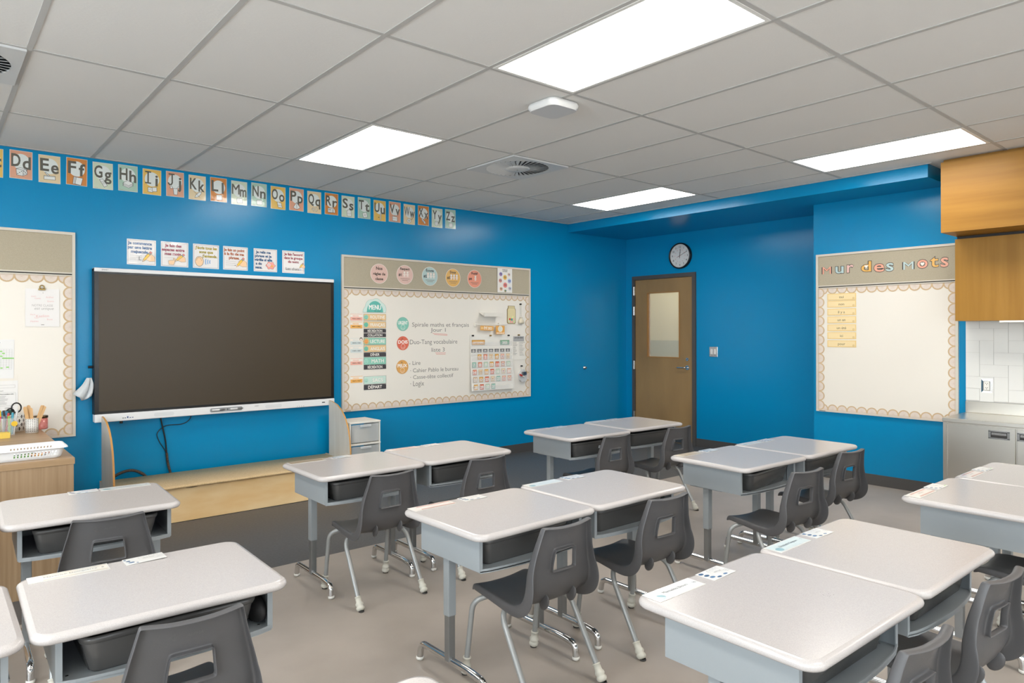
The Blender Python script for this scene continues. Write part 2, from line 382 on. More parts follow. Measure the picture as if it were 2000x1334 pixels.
b=MB(); b.cyl((.002,5.144,.971),.028,-.012,M_ch,axis='x',seg=24); b.tube(arc([(.0,5.144,.971),(-.055,5.144,.971),(-.058,5.26,.969)],.02),.009,M_ch); b.build('door_handle',dr)
b=MB(); b.cyl((.002,5.144,1.075),.02,-.014,M_ch,axis='x',seg=20); b.cyl((-.012,5.144,1.075),.008,-.004,M_steel,axis='x',seg=12); b.build('deadbolt',dr)
b=MB(); b.box(-.0005,5.095,.012,.0015,5.945,.205,M_steel); b.build('kick_plate',dr)
b=MB(); b.box(-.03,d0+.052,0,.13,d1-.042,.006,M_steel); b.build('threshold',dr)
# ================================================================== DESKS AND CHAIRS
M_top=mat('speckled laminate','#c1bbb8',rough=.2,spec=.5,color2='#bbb5b2',vscale=420,noise_detail=2,speck=900)
M_box=mat('powder coated steel','#92989b',rough=.42,bump=.03,bscale=300)
M_chrome=mat('chrome','#d5d5d5',rough=.07,metal=1)
M_post=mat('inner steel post','#8d8f90',rough=.3,metal=.7)
M_tub=mat('charcoal storage tub','#525150',rough=.26,bump=.02,bscale=60)
M_cap=mat('white nylon glide','#d9d7d0',rough=.4)
M_pl=mat('charcoal chair plastic','#535253',rough=.42,bump=.04,bscale=260)
M_leg=mat('grey powder coated tube','#9a9c9b',rough=.28,metal=.25)
M_rub=mat('cream rubber glide','#c9c6ba',rough=.55); M_felt=mat('dark felt pad','#3b3a38',rough=.9)
DW,DD,DH=.66,.54,.675
def make_desk():
    e=empty('student_desk',(0,0,0))
    b=MB(); prof=[(.020,.648),(.006,.6495),(.0015,.655),(0,.662),(.002,.668),(.007,.6725),(.016,.675)]
    rings=[[(x,y,z) for x,y in rrect(DW-2*i,DD-2*i,.048-i*.5,8)] for i,z in prof]; n=len(rings[0]); v=[p for r in rings for p in r]; K=len(prof)
    b.add(v,[(j*n+k,j*n+(k+1)%n,(j+1)*n+(k+1)%n,(j+1)*n+k) for j in range(K-1) for k in range(n)],M_top,True)
    b.add(rings[0],[tuple(range(n))[::-1]],M_top); b.add(rings[-1],[tuple(range(n))],M_top)
    b.build('desktop',e)
    # open book box: left, right and back panels and a floor with a bowed front lip
    b=MB(); x0,x1,y0,y1,z0,z1=-.272,.298,-.197,.197,.512,.65; t=.004
    def sheet(p0,p1,q0,q1): pass
    b.box(x0,y0,z0,x0+t,y1,z1,M_box); b.box(x1-t,y0,z0,x1,y1,z1,M_box); b.box(x0+t,y1-t,z0,x1-t,y1,z1,M_box)
    N=14; bow=[(x0+t+(x1-x0-2*t)*k/N, y0-.030*math.sin(PI*k/N)**.6) for k in range(N+1)]
    o=[(x1-t,y1-t),(x0+t,y1-t)]+bow
    slab(b,o,z0,z0+t,M_box)
    for (xa,ya),(xb,yb) in zip(bow,bow[1:]): b.add([(xa,ya,z0-.004),(xb,yb,z0-.004),(xb,yb,z0+.012),(xa,ya,z0+.012),(xa,ya+t,z0-.004),(xb,yb+t,z0-.004),(xb,yb+t,z0+.012),(xa,ya+t,z0+.012)],[(0,1,2,3),(5,4,7,6),(3,2,6,7),(1,0,4,5)],M_box)
    for x,s_ in ((x0,1),(x1,-1)):
        b.box(x+s_*t,y0,z0+t,x+s_*(t+.012),y0+.0035,z1,M_box); b.box(x+s_*t,y0+.05,z0+t,x+s_*(t+.0025),y0+.054,z1,M_post)
        b.cyl((x+s_*.03,y0+.04,z0+t),.004,.002,M_chrome,seg=8)
    b.build('book_box',e)
    for lx in (-.228,.282):
        b=MB(); w=.019; z=.263
        b.box(lx-w,.055-w,z,lx+w,.055+w,.512,M_box,bev=.003)
        b.box(lx-.03,-.06,.505,lx+.03,.16,.5115,M_box)
        l=b.build('leg',e)
        b=MB(); b.box(lx-.016,.039,.075,lx+.016,.071,z+.01,M_post,bev=.002); b.cyl((lx+.0165,.055,z-.02),.005,.004,M_chrome,axis='x',seg=8); b.build('inner_post',l)
        b=MB(); b.tube(arc([(lx,.275,.012),(lx,.262,.078),(lx,-.09,.078),(lx,-.172,.068),(lx,-.176,.012)],.055,7),.0145,M_chrome,seg=14); b.build('foot_tube',l)
        for gy in (.275,-.176):
            g=MB(); g.lathe([(.001,0),(.010,0),(.016,.004),(.0175,.010),(.0165,.015),(.014,.017)],M_cap,c=(lx,gy,0),seg=14); g.build('glide',l)
    return e
TW,TD=.47,.345
def make_tub():
    e=MB(); prof=[(-.03,.0),(-.022,.008),(-.006,.085),(-.006,.088),(.0,.089),(.0,.103),(-.004,.105),(-.009,.105),(-.012,.09),(-.03,.01)]
    rings=[[(x,y,z) for x,y in rrect(TW+2*i,TD+2*i,.035+i*.4,6)] for i,z in prof]; n=len(rings[0]); v=[p for r in rings for p in r]; K=len(prof)
    e.add(v,[(j*n+k,j*n+(k+1)%n,(j+1)*n+(k+1)%n,(j+1)*n+k) for j in range(K-1) for k in range(n)],M_tub,True)
    e.add(rings[0],[tuple(range(n))[::-1]],M_tub); e.add(rings[-1],[tuple(range(n))],M_tub)
    return e.build('storage_tub')
def make_chair():
    e=empty('student_chair',(0,0,0))
    # profile of the one-piece shell: y, z, half width, flange depth, handle half width
    R=[(.212,.348,.140,.022),(.203,.358,.147,.026),(.14,.3585,.155,.028),(.06,.355,.163,.030),(-.02,.352,.171,.034),(-.085,.353,.178,.040),(-.128,.364,.182,.050),(-.155,.388,.184,.058),(-.170,.425,.182,.060),(-.174,.462,.178,.054),
       (-.172,.490,.173,.048),(-.172,.502,.170,.045),(-.173,.514,.168,.043),(-.176,.545,.161,.039),(-.181,.573,.153,.035),(-.184,.586,.150,.034),(-.187,.597,.147,.033),(-.196,.635,.137,.029),(-.205,.668,.129,.027),(-.209,.680,.126,.026)]
    hw={10:.0595,11:.0595,12:.059,13:.056,14:.0525,15:.051,16:.0505}
    n=len(R); P2=[Vector((0,r[0],r[1])) for r in R]; rows=[]
    for j,r in enumerate(R):
        t=(P2[min(j+1,n-1)]-P2[max(j-1,0)]).normalized(); nv=Vector((0,-t.z,t.y))   # towards the sitter
        if nv.z<0 and j<6: nv=-nv
        if j>=6 and nv.y<0: nv=-nv
        w=r[2]; h=hw.get(j, .0595 if j<10 else .050)
        cur=.012 if j<6 else .020
        xs_=[-w,-w*.93,-w*.62,-h*1.2,-h,-h*.78,0,h*.78,h,h*1.2,w*.62,w*.93,w]
        row=[Vector((-w-.002,0,0))+P2[j]-nv*r[3]+nv*cur]
        for x in xs_:
            row.append(Vector((x,0,0))+P2[j]+nv*cur*(x/w)**2)
        row.append(Vector((w+.002,0,0))+P2[j]-nv*r[3]+nv*cur); rows.append((row,nv,r[3]))
    bm=bmesh.new(); G_=[[bm.verts.new(p) for p in row] for row,_,_ in rows]; m=len(G_[0])
    for j in range(n-1):
        for i in range(m-1):
            if 11<=j<=14 and 5<=i<=8: continue
            bm.faces.new((G_[j][i],G_[j][i+1],G_[j+1][i+1],G_[j+1][i]))
    for j,up in ((0,Vector((0,.002,-.004))),(n-1,Vector((0,0,.003)))):
        row,nv,fd=rows[j]
        if j==0: fl=[G_[0][0]]+[bm.verts.new(row[i]+Vector((0,.006,-.022))) for i in range(1,m-1)]+[G_[0][m-1]]
        else: fl=[G_[j][0]]+[bm.verts.new(row[i]-nv*fd+up) for i in range(1,m-1)]+[G_[j][m-1]]
        for i in range(m-1):
            q=[G_[j][i],G_[j][i+1],fl[i+1],fl[i]]; qq=[]
            for v in q:
                if v not in qq: qq.append(v)
            if j==0: qq=qq[::-1]
            if len(qq)>2: bm.faces.new(qq if j==0 else qq)
    # raised collar round the handle opening
    loop=[(11,5),(11,6),(11,7),(11,8),(11,9),(12,9),(13,9),(14,9),(15,9),(15,8),(15,7),(15,6),(15,5),(14,5),(13,5),(12,5)]
    ring=[]
    for j,i in loop:
        nv=rows[j][1]; c=G_[j][i].co; d=Vector((c.x*.08,0,(c.z-.545)*.08)); ring.append(bm.verts.new(c-nv*.021+d))
    for k in range(16):
        a=G_[loop[k][0]][loop[k][1]]; b_=G_[loop[(k+1)%16][0]][loop[(k+1)%16][1]]
        bm.faces.new((a,b_,ring[(k+1)%16],ring[k]))
    bmesh.ops.recalc_face_normals(bm,faces=bm.faces[:])
    me=bpy.data.meshes.new('shell'); bm.to_mesh(me); bm.free(); me.materials.append(M_pl)
    for p in me.polygons: p.use_smooth=True
    sh=bpy.data.objects.new('seat_shell',me); COL.objects.link(sh); 
    md=sh.modifiers.new('th','SOLIDIFY'); md.thickness=.0055; md.offset=0
    md=sh.modifiers.new('sub','SUBSURF'); md.levels=2; md.render_levels=2
    dg=bpy.context.evaluated_depsgraph_get(); dg.update()
    me2=bpy.data.meshes.new_from_object(sh.evaluated_get(dg)); sh.modifiers.clear(); sh.data=me2; sh.parent=e
    for p in me2.polygons: p.use_smooth=True
    # bolt lobes under the back
    for x in (-.075,.075):
        b=MB(); bm=bmesh.new(); bmesh.ops.create_uvsphere(bm,u_segments=14,v_segments=10,radius=1)
        for v in bm.verts: v.co=Vector((x+v.co.x*.007, -.152+v.co.y*.026+(v.co.z*-.010), .377+v.co.z*.033))
        b.bm(bm,M_pl,True); b.build('bolt_lobe',sh)
    # moulded maker's mark on the back
    pr=Print(); pr.y=0; pr.line([(-.062,-.002),(-.045,.010),(-.047,-.010),(-.040,-.012)],.0012,'#5c5b5a'); pr.line([(-.055,0),(-.046,-.012),(-.04,.002)],.001,'#5c5b5a'); pr.text('ALPHA',0.004,-.002,h=.010,color='#5c5b5a',shear=.25)
    pr.build('embossed_mark',sh,loc=(0,-.2065,.640),rot=(math.radians(14.5),0,0))
    # four bent tube legs
    for sx in (-1,1):
        for pts,nm in (([(.193,.200,.03),(.186,.160,.318),(.120,.118,.340),(.06,.105,.340)],'f'),([(.193,-.200,.03),(.188,-.030,.312),(.120,.016,.340),(.06,.027,.340)],'r')):
            P_=[Vector((sx*x,y,z)) for x,y,z in pts]; d=(P_[1]-P_[0]).normalized()
            b=MB(); b.tube(arc(P_,.06,7),.0115,M_leg,seg=12); l=b.build('leg',e)
            q=d.to_track_quat('Z','Y').to_matrix().to_4x4()
            G0=P_[0]-d*(.03/d.z); X=Matrix.Translation(G0)@q
            g=MB(); g.lathe([(.001,.006),(.013,.006),(.020,.012),(.022,.020),(.019,.027),(.017,.030),(.021,.036),(.020,.044),(.0155,.050),(.0155,.072),(.0175,.073),(.0175,.077),(.012,.078)],M_rub,seg=16,X=X); g.build('glide',l)
            g=MB(); g.lathe([(.001,0.0005),(.014,.0005),(.015,.004),(.013,.008)],M_felt,c=(G0.x,G0.y,0),seg=14); g.build('felt_pad',l)
    for y in (.105,.027): b=MB(); b.tube([(-.065,y,.338),(.065,y,.338)],.0115,M_leg,seg=10); b.build('under_seat_tube',e)
    return e
# positions: x, y, turn
DESKS={'A1':(1.901,3.607,-.006,'front row grey desk, left of the pair before the low bench'),
 'A2':(2.567,3.613,-.006,'front row grey desk, right of the pair before the low bench and clear drawers'),
 'B1':(1.890,2.274,.012,'middle grey desk with pink name strip, left of the centre pair'),
 'B2':(2.557,2.284,-.010,'middle grey desk with pale green name strip, right of the centre pair'),
 'C1':(3.814,3.668,-.03,'far grey desk, left of the pair by the door, white sticker on its tub'),
 'C2':(4.504,3.692,-.05,'far grey desk directly in front of the wooden door'),
 'D1':(3.775,2.285,-.042,'grey desk with tan name strip and a tub pushed crooked, left of its pair'),
 'D2':(4.440,2.263,-.021,'grey desk at the right of the pair nearest the recessed blue wall'),
 'E1':(1.875,1.001,-.016,'large looking grey desk in the front right foreground with tiny ink specks'),
 'E2':(2.538,1.002,-.007,'foreground grey desk with light green name strip, right of the speckled one'),
 'F1':(.537,2.312,-.024,'large grey desk at lower left with beige name strip'),
 'G1':(.566,3.568,-.036,'grey desk at the left in front of the oak cabinet, name strip at its right'),
 'H1':(3.741,.985,0,'grey desk at the right edge with salmon name strip, nearer of the two'),
 'H2':(4.404,.971,0,'grey desk at the right edge before the steel cabinet, farther of the two'),
 'F0':(-.137,2.315,0,'grey desk cut by the left edge, its chrome leg showing'),
 'G0':(-.102,3.545,-.01,'grey desk of which only a corner shows at the left edge'),
 'K1':(.532,1.035,0,'grey desk of which only a curved edge shows at the bottom edge')}
TUBO={'A1':(.0,0,0),'A2':(-.01,0,0),'B1':(-.008,.01,0),'B2':(-.01,.01,0),'C1':(0,0,0),'C2':(0,0,0),'D1':(.02,.0,.10),'D2':(.04,.015,.03),'E1':(.01,.0,0),'E2':(.034,-.005,0),'F1':(.0,-.01,.03),'G1':(0,0,0)}
TUBL={'A1':'under the front row desk left of its pair','A2':'under the front row desk right of its pair','B1':'under the centre desk with the pink strip','B2':'under the centre desk with the pale green strip',
 'C1':'with a small white sticker, under the far desk left of its pair','C2':'under the desk in front of the door','D1':'pushed in crooked under the desk with the tan name strip','D2':'under the desk nearest the recessed blue wall',
 'E1':'under the ink specked foreground desk','E2':'with scuffed face under the foreground desk with light green strip','F1':'under the large lower left desk','G1':'under the desk in front of the oak cabinet','H1':'under the nearer desk at the right edge','H2':'under the farther desk at the right edge','F0':'under the desk cut by the left edge','G0':'under the hidden desk at the left edge','K1':'under the desk at the bottom edge'}
d0_=make_desk(); t0_=make_tub(); used=[False,False]
for k,(x,y,a,lab) in DESKS.items():
    o=d0_ if not used[0] else copy_tree(d0_); used[0]=True
    o.location=(x,y,0); o.rotation_euler=(0,0,a); tag(o,lab,'desk','student desks in pairs')
    dx,dy,da=TUBO.get(k,(0,0,0))
    t=t0_ if not used[1] else copy_tree(t0_); used[1]=True
    t.location=(x+dx+.013*math.cos(a),y+dy-.022,.5165); t.rotation_euler=(0,0,a+da); tag(t,'charcoal storage tub '+TUBL[k] if k in TUBL else 'charcoal storage tub under the '+lab[5:],'storage tub','charcoal tubs in the desks')
    if k=='C1':
        pr=Print(.03,.02,'#d8dcdc'); pr.line([(-.008,0),(.008,0)],.006,'#7e8a8e'); pr.build('sticker',t,loc=(.04,-TD/2+.0065,.055),rot=(math.radians(12),0,0))
CHAIRS=[(1.905,3.39,0,'dark grey chair at the front row desk left of its pair'),(2.572,3.41,0,'dark grey chair at the front row desk right of its pair, legs mostly hidden'),
 (1.925,2.11,0,'dark grey chair in the centre at the desk with the pink strip'),(2.600,2.12,-.05,'dark grey chair at the centre desk with the pale green strip'),
 (3.83,3.48,-.04,'dark grey chair at the far desk left of its pair by the door'),(4.538,3.45,-.05,'dark grey chair at the desk directly before the wooden door'),
 (3.67,1.99,-.14,'dark grey chair turned slightly at the desk with the crooked tub'),(4.46,2.10,-.11,'dark grey chair nearest the recessed blue wall'),
 (.555,2.13,-.05,'large looking dark grey chair at the lower left desk'),(.597,3.39,-.10,'dark grey chair at the desk before the oak cabinet'),
 (1.885,.825,-.06,'dark grey chair at the bottom right, only its back top showing'),(2.56,.835,-.10,'dark grey chair at the right edge with its whole back showing side on'),
 (3.785,.80,0,'dark grey chair whose seat shows under the right edge desk'),(4.45,.76,0,'dark grey chair mostly hidden beyond the right edge desks')]
c0=make_chair()
for n,(x,y,a,lab) in enumerate(CHAIRS):
    o=c0 if n==0 else copy_tree(c0); o.location=(x,y,0); o.rotation_euler=(0,0,a); tag(o,lab,'chair','dark grey student chairs')
# ink specks on the foreground desk
pr=Print(); 
for n in range(8):
    pr.y=0; u,v=random.uniform(-.02,.02),random.uniform(-.025,.02); pr.ell(u,v,.0013,.0011,'#35302f',n=7,up=False)
sp=pr.build('ink_specks',None,loc=(0,0,0))
for o in COL.objects:
    if o.get('label','').startswith('large looking grey desk in the front'):
        sp.parent=o; sp.location=(.12,-.07,.6754); sp.rotation_euler=(-PI/2,0,0)
# ---------------------------------------------------------------- name strips and helper cards on the desks
NAMES={'A1':('#e3d3ba','#b9a58a',''),'A2':('#d9866e','#f0e6dd',''),'B1':('#c98f80','#efe6df',''),'B2':('#b9d0cd','#eef2ef',''),'C1':('#e0a898','#f3eee8',''),'C2':('#cfd9cf','#f2f3ee',''),
 'D1':('#d5bf9d','#efe6d6',''),'D2':('#c5d2c2','#eef0e8',''),'E1':('#e6e4de','#eceeed','Mamadou Biouri'),'E2':('#c3d6d2','#dfe9e6','Elizabeth Gagnon'),'F1':('#e0d5c4','#f3ede2','Maverick Dompierre'),'G1':('#e2e2dc','#e3e8e8','Lea Laplante'),'H1':('#c78d7a','#efe2da','William'),'H2':('#c78d7a','#efe2da','Charles')}
WHERE={'A1':'the front row desk left of its pair','A2':'the front row desk right of its pair','B1':'the centre desk left of its pair','B2':'the centre desk right of its pair','C1':'the far desk left of its pair by the door','C2':'the desk in front of the door',
 'D1':'the desk with the crooked tub','D2':'the desk nearest the recessed wall','E1':'the ink specked foreground desk','E2':'the foreground desk right of the specked one','F1':'the large lower left desk','G1':'the desk before the oak cabinet','H1':'the nearer desk at the right edge','H2':'the farther desk at the right edge'}
CN={'A1':'beige','A2':'orange red','B1':'dusty pink','B2':'pale blue green','C1':'peach','C2':'whitish green','D1':'tan','D2':'sage','E1':'clear white','E2':'light green','F1':'beige striped','G1':'pale grey','H1':'salmon','H2':'salmon'}
for k,(c1,c2,nm) in NAMES.items():
    x,y,a,_=DESKS[k]; ca,sa=math.cos(a),math.sin(a)
    def at(u,v): return (x+u*ca-v*sa, y+u*sa+v*ca, DH+.0006)
    flip=(k=='G1'); rnd=random.Random(hash(k)%97 if False else ord(k[0])*7+ord(k[1]))
    tx=-.190+rnd.uniform(-.008,.008) if not flip else .182; cx=(.018 if not flip else -.002)
    pr=Print(.218,.066,'#e9e6e0',fm=G,th=.0009); pr.rect(-.104,-.028,.104,.028,c2)
    if k in ('F1','B1','D1','A1','A2','C1','H1','H2'):
        for s_ in (-1,1): pr.rect(-.07,s_*.021-.005,.104,s_*.021+.005,c1)
    else: pr.ell(-.08,-.012,.018,.014,'#9fc0c6')
    if nm: pr.text(nm,.005,.004,h=.0125,color='#77736d')
    else: pr.text('~~~~~~~~',.005,.0,h=.010,color='#a39c92')
    pr.text({'E1':'16','F1':'8','B1':'12'}.get(k,'7'),.092,.0,h=.011,color='#4b4844')
    o=pr.build('name_strip',None,loc=at(tx,.222),rot=(-PI/2,0,0)); o.rotation_euler=(Matrix.Rotation(a+rnd.uniform(-.02,.02),4,'Z')@Matrix.Rotation(-PI/2,4,'X')).to_euler()
    tag(o,CN[k]+' laminated name strip on '+WHERE[k],'name strip','laminated name strips on the desks')
    pr=Print(.122,.068,'#eceae6',fm=G,th=.0009)
    for q in range(3): pr.ell(-.048+.004*q,.022-.018*q,.011,.0065,'#3f6289' if q!=2 else '#5c7fa4')
    pr.ell(-.02,-.026,.010,.005,'#3f6289'); pr.ell(.016,-.024,.010,.005,'#6b8bb0')
    for q in range(4): pr.line([(-.01+.016*q+.006*math.cos(w_),.018+.009*math.sin(w_)) for w_ in [t_*.7 for t_ in range(7)]],.0008,'#8f9498')
    pr.text('MOT CLE',.012,.002,h=.006,color='#4a4a4c')
    for q in range(3): pr.line([(.035,-.004-.007*q),(.056,-.003-.007*q)],.0008,'#8f9498')
    if k in('H1','H2'): pr.line([(.03,-.026),(.05,-.026)],.005,'#7bbf58')
    # laminate curls up a little at one corner
    o=pr.build('helper_card',None); 
    curl=.5+rnd.random()
    for v in o.data.vertices:
        if v.co.x>.02: v.co.y-= curl*(v.co.x-.02)**2*(1.3 if v.co.z<.0 else .7)
    o.location=at(cx+rnd.uniform(-.008,.008),.224+rnd.uniform(-.004,.004)); o.rotation_euler=(Matrix.Rotation(a+rnd.uniform(-.08,.05),4,'Z')@Matrix.Rotation(-PI/2,4,'X')).to_euler()
    tag(o,'white blue dotted helper card on '+WHERE[k],'card','blue dotted helper cards on the desks')
# ================================================================== FRONT WALL: boards, screen, cards
M_fr=mat('board frame cream','#cfc8ba',rough=.4); M_fab=mat('tack strip fabric','#b4aa95',rough=.9,color2='#aaa08a',vscale=300,bump=.1,bscale=500)
M_wb=mat('whiteboard enamel','#e8e2d7',rough=.28); M_dark=mat('dark gap','#2b2826',rough=.6)
M_tan=mat('scallop rim','#c9ad86',rough=.6); M_pale=mat('scallop face','#d3c3b4',rough=.6); M_ray=mat('scallop ray','#efe8e2',rough=.6)
def board(name,w,h,loc,rot,label,strip=.305):
    """origin: lower left corner on the wall"""
    e=empty(name,loc,rot[2]); tag(e,label,'bulletin board')
    t=.02; d=.022
    b=MB(); b.box(0,-d,0,t,0,h,M_fr); b.box(w-t,-d,0,w,0,h,M_fr); b.box(t,-d,0,w-t,0,t*.7,M_fr); b.box(t,-d,h-t,w-t,0,h,M_fr); b.build('frame',e)
    zs=h-strip
    b=MB(); b.box(t,-.012,zs,w-t,-.002,h-t,M_fab); b.build('tack_strip',e)
    b=MB(); b.box(t,-.018,zs-.010,w-t,-.002,zs,M_fr); b.box(t,-.010,zs-.019,w-t,-.002,zs-.010,M_dark); b.box(t,-.018,zs-.027,w-t,-.002,zs-.019,M_fr); b.build('rail',e)
    b=MB(); b.box(t,-.010,t*.7,w-t,-.002,zs-.027,M_wb); b.build('whiteboard_surface',e)
    pr=Print(); pr.y=-d-.0002; pr.rect(.03,.004,.09,.009,'#55504a'); pr.build('maker_plate',e)
    return e,zs-.027
def scallops(w,h,e_loc,rot,label,pitch=.0885):
    e=empty('scalloped_border',e_loc,rot[2]); tag(e,label,'paper border')
    t=.02; z0=t*.7; 
    def strip(pts,ang,nm,lift=0):
        b=Print(); b.fm=lambda c:c; yb=-.0112-lift
        for n,(u,v) in enumerate(pts):
            y=yb-.0008-(n%2)*.0003
            for r,mm,dy in ((.0485,M_tan,0),(.0385,M_pale,.0002)):
                N=14; c=[(u+r*math.cos(ang+PI*k/N),v+r*math.sin(ang+PI*k/N)) for k in range(N+1)]
                bx=.010; ex=[(c[-1][0]-bx*math.cos(ang+PI/2),c[-1][1]-bx*math.sin(ang+PI/2)),(c[0][0]-bx*math.cos(ang+PI/2),c[0][1]-bx*math.sin(ang+PI/2))]
                b.y=y-dy; b.poly(c+ex,mm,False)
            b.y=y-.0004
            for k in range(11):
                a=ang+PI*(k+.5)/11; da=.04
                b.poly([(u+.006*math.cos(a),v+.006*math.sin(a)),(u+.036*math.cos(a-da),v+.036*math.sin(a-da)),(u+.036*math.cos(a+da),v+.036*math.sin(a+da))],M_ray,False)
        b.build(nm,e)
    nx=round((w-2*t)/pitch); nz=round((h-z0)/pitch); px=(w-2*t)/nx; pz=(h-z0)/nz
    strip([(t+px*(k+.5),h-.0115) for k in range(nx)],PI,'border_strip',.0000)
    strip([(t+px*(k+.5),z0+.0105) for k in range(nx)],0,'border_strip',.0001)
    strip([(t+.0105,z0+pz*(k+.5)) for k in range(nz)],-PI/2,'border_strip',.0014)
    strip([(w-t-.0105,z0+pz*(k+.5)) for k in range(nz)],PI/2,'border_strip',.0015)
e2,hw2=board('whiteboard_panel',2.462,1.525,(3.095,YF,.655),FRONT,'cream framed whiteboard with daily menu and calendar, right of the screen')
scallops(2.462,hw2,(3.095,YF,.655),FRONT,'tan scalloped paper border around the menu whiteboard')
e1,hw1=board('whiteboard_panel',2.462,1.546,(.884-2.462,YF,.644),FRONT,'cream framed whiteboard cut by the left edge, behind the oak cabinet')
scallops(2.462,hw1,(.884-2.462,YF,.644),FRONT,'tan scalloped paper border of the left whiteboard')
e3,hw3=board('whiteboard_panel',1.218,1.532,(XR,3.215,.645),RIGHT,'square cream framed whiteboard with word cards near the wooden upper cabinets')
scallops(1.218,hw3,(XR,3.215,.645),RIGHT,'tan scalloped paper border around the word wall board')
# handwriting on the menu board (marks on its surface)
pr=Print(); pr.y=-.0104
def hand(t,x0,x1,z,h,c='#7d7973'):
    pr.y=-.0104; pr.text(t,(x0+x1)/2-3.095,z-.655+h*.5,h=h,w=(x1-x0),color=c,up=False)
hand('Spirale maths et français',3.898,4.64,1.484,.045); pr.build('handwriting',e2); pr=Print(); hand('Jour 1',4.13,4.325,1.430,.042)
pr.build('handwriting',e2); pr=Print(); hand('Duo-Tang vocabulaire',3.87,4.48,1.300,.050); pr.build('handwriting',e2); pr=Print(); hand('liste 3',4.14,4.31,1.216,.046)
pr.build('handwriting',e2); pr=Print(); hand('- Lire',3.86,4.0,1.083,.044); pr.build('handwriting',e2); pr=Print(); hand('· Cahier Pablo le bureau',3.875,4.49,1.005,.044); pr.build('handwriting',e2); pr=Print(); hand('· Casse-tête collectif',3.875,4.425,.936,.042); pr.build('handwriting',e2); pr=Print(); hand('· Logix',3.875,4.045,.862,.056)
pr.build('handwriting',e2); pr=Print()
for a,b_ in (((4.155,1.413),(4.345,1.400)),((4.175,1.400),(4.345,1.390)),((4.19,1.204),(4.325,1.200)),((4.20,1.190),(4.32,1.187))):
    pr.y=-.0104; pr.line([(a[0]-3.095,a[1]-.655),(b_[0]-3.095,b_[1]-.655)],.005,'#dc8f84',up=False)
pr.build('underline',e2)
# ---- things pinned to the menu board.  x, z = centre on the wall, y just in front of the surface
def pin(pr,name,x,z,label,cat,group=None,y=YF-.0125,rz=0.0,tilt=0.0):
    o=pr.build(name,None,loc=(x,y,z),rot=(0,tilt,0)); tag(o,label,cat,group); return o
GM='magnetic schedule strips on the menu board'
def smile(pr,x,z,r,c,e_='#4a8f86'):
    pr.ell(x,z,r,r,c); pr.ell(x-r*.35,z+r*.2,r*.1,r*.12,e_,8); pr.ell(x+r*.35,z+r*.2,r*.1,r*.12,e_,8,False); pr.line([(x+r*.5*math.cos(a),z-r*.1+r*.45*math.sin(a)) for a in [PI*1.15+k*PI*.7/5 for k in range(6)]],r*.1,e_)
def strip_card(txt,z0,z1,bg,label,icon=None,tc='#f4efe6',sub=None,dark=False):
    w=.252; h=z1-z0; pr=Print(w,h,'#7c776d' if not dark else '#403d40'); 
    if not dark: pr.rect(-w/2+.002,-h/2+.002,w/2-.002,h/2-.002,bg)
    cx=.03 if not dark else 0
    if not dark:
        for dx,dz in ((.0012,0),(-.0012,0),(0,.0012),(0,-.0012)): pr.text(txt,cx,.004 if sub else 0,h=h*.52,color='#a98d62' if bg.startswith('#e') else '#6d9d8e',w=min(.165,pr.twidth(txt,h*.52,.02)),bold=.03) if dx>0 else None
    pr.text(txt,cx,.004 if sub else 0,h=h*(.5 if not dark else .62),color=tc,w=min(.165,pr.twidth(txt,h*(.5 if not dark else .62),.03)),bold=.02)
    if sub: pr.text(sub,.055,-h*.36,h=h*.2,color='#6b6357')
    if icon=='sun':
        for k in range(10):
            a=2*PI*k/10; pr.poly([(-.10+.03*math.cos(a-.22),.0+.025*math.sin(a-.22)),(-.10+.03*math.cos(a+.22),.025*math.sin(a+.22)),(-.10+.044*math.cos(a),.036*math.sin(a))][::1],'#f0c267')
        smile(pr,-.10,-.0,.024,'#eda45c','#b9703a')
    elif icon: smile(pr,-.10,.0,.024,icon)
    if dark: pr.rect(w/2-.012,h/2-.008,w/2-.004,h/2-.005,'#c9c6c2')
    pin(pr,'schedule_magnet',3.459,(z0+z1)/2,label,'magnet',GM)
strip_card('ROUTINE',1.543,1.608,'#e9c48f','beige strip reading ROUTINE du matin under the MENU header','#8fcab5',sub='du matin')
strip_card('FRANÇAIS',1.468,1.534,'#e9c48f','beige strip reading FRANÇAIS','#6dbfa5')
strip_card('RÉCRÉATION',1.422,1.460,'','upper black strip reading RÉCRÉATION, above COLLATION',dark=True)
strip_card('COLLATION',1.378,1.416,'','black strip reading COLLATION',dark=True)
strip_card('LECTURE',1.301,1.371,'#8ec9b4','green strip reading LECTURE with a sun','sun')
strip_card('ANGLAIS',1.228,1.297,'#e9c48f','beige strip reading ANGLAIS','#7cc4ad')
strip_card('DÎNER',1.182,1.224,'','black strip reading DÎNER',dark=True)
strip_card('MATH',1.102,1.178,'#8ec9b4','green strip reading MATH','#a5d6c4')
strip_card('RÉCRÉATION',1.056,1.102,'','lower black strip reading RÉCRÉATION, under MATH',dark=True)
strip_card('SACS',.909,.988,'#c9e0d2','pale mint strip reading SACS','#b7dccb')
strip_card('DÉPART',.854,.905,'','black strip reading DÉPART at the bottom',dark=True)
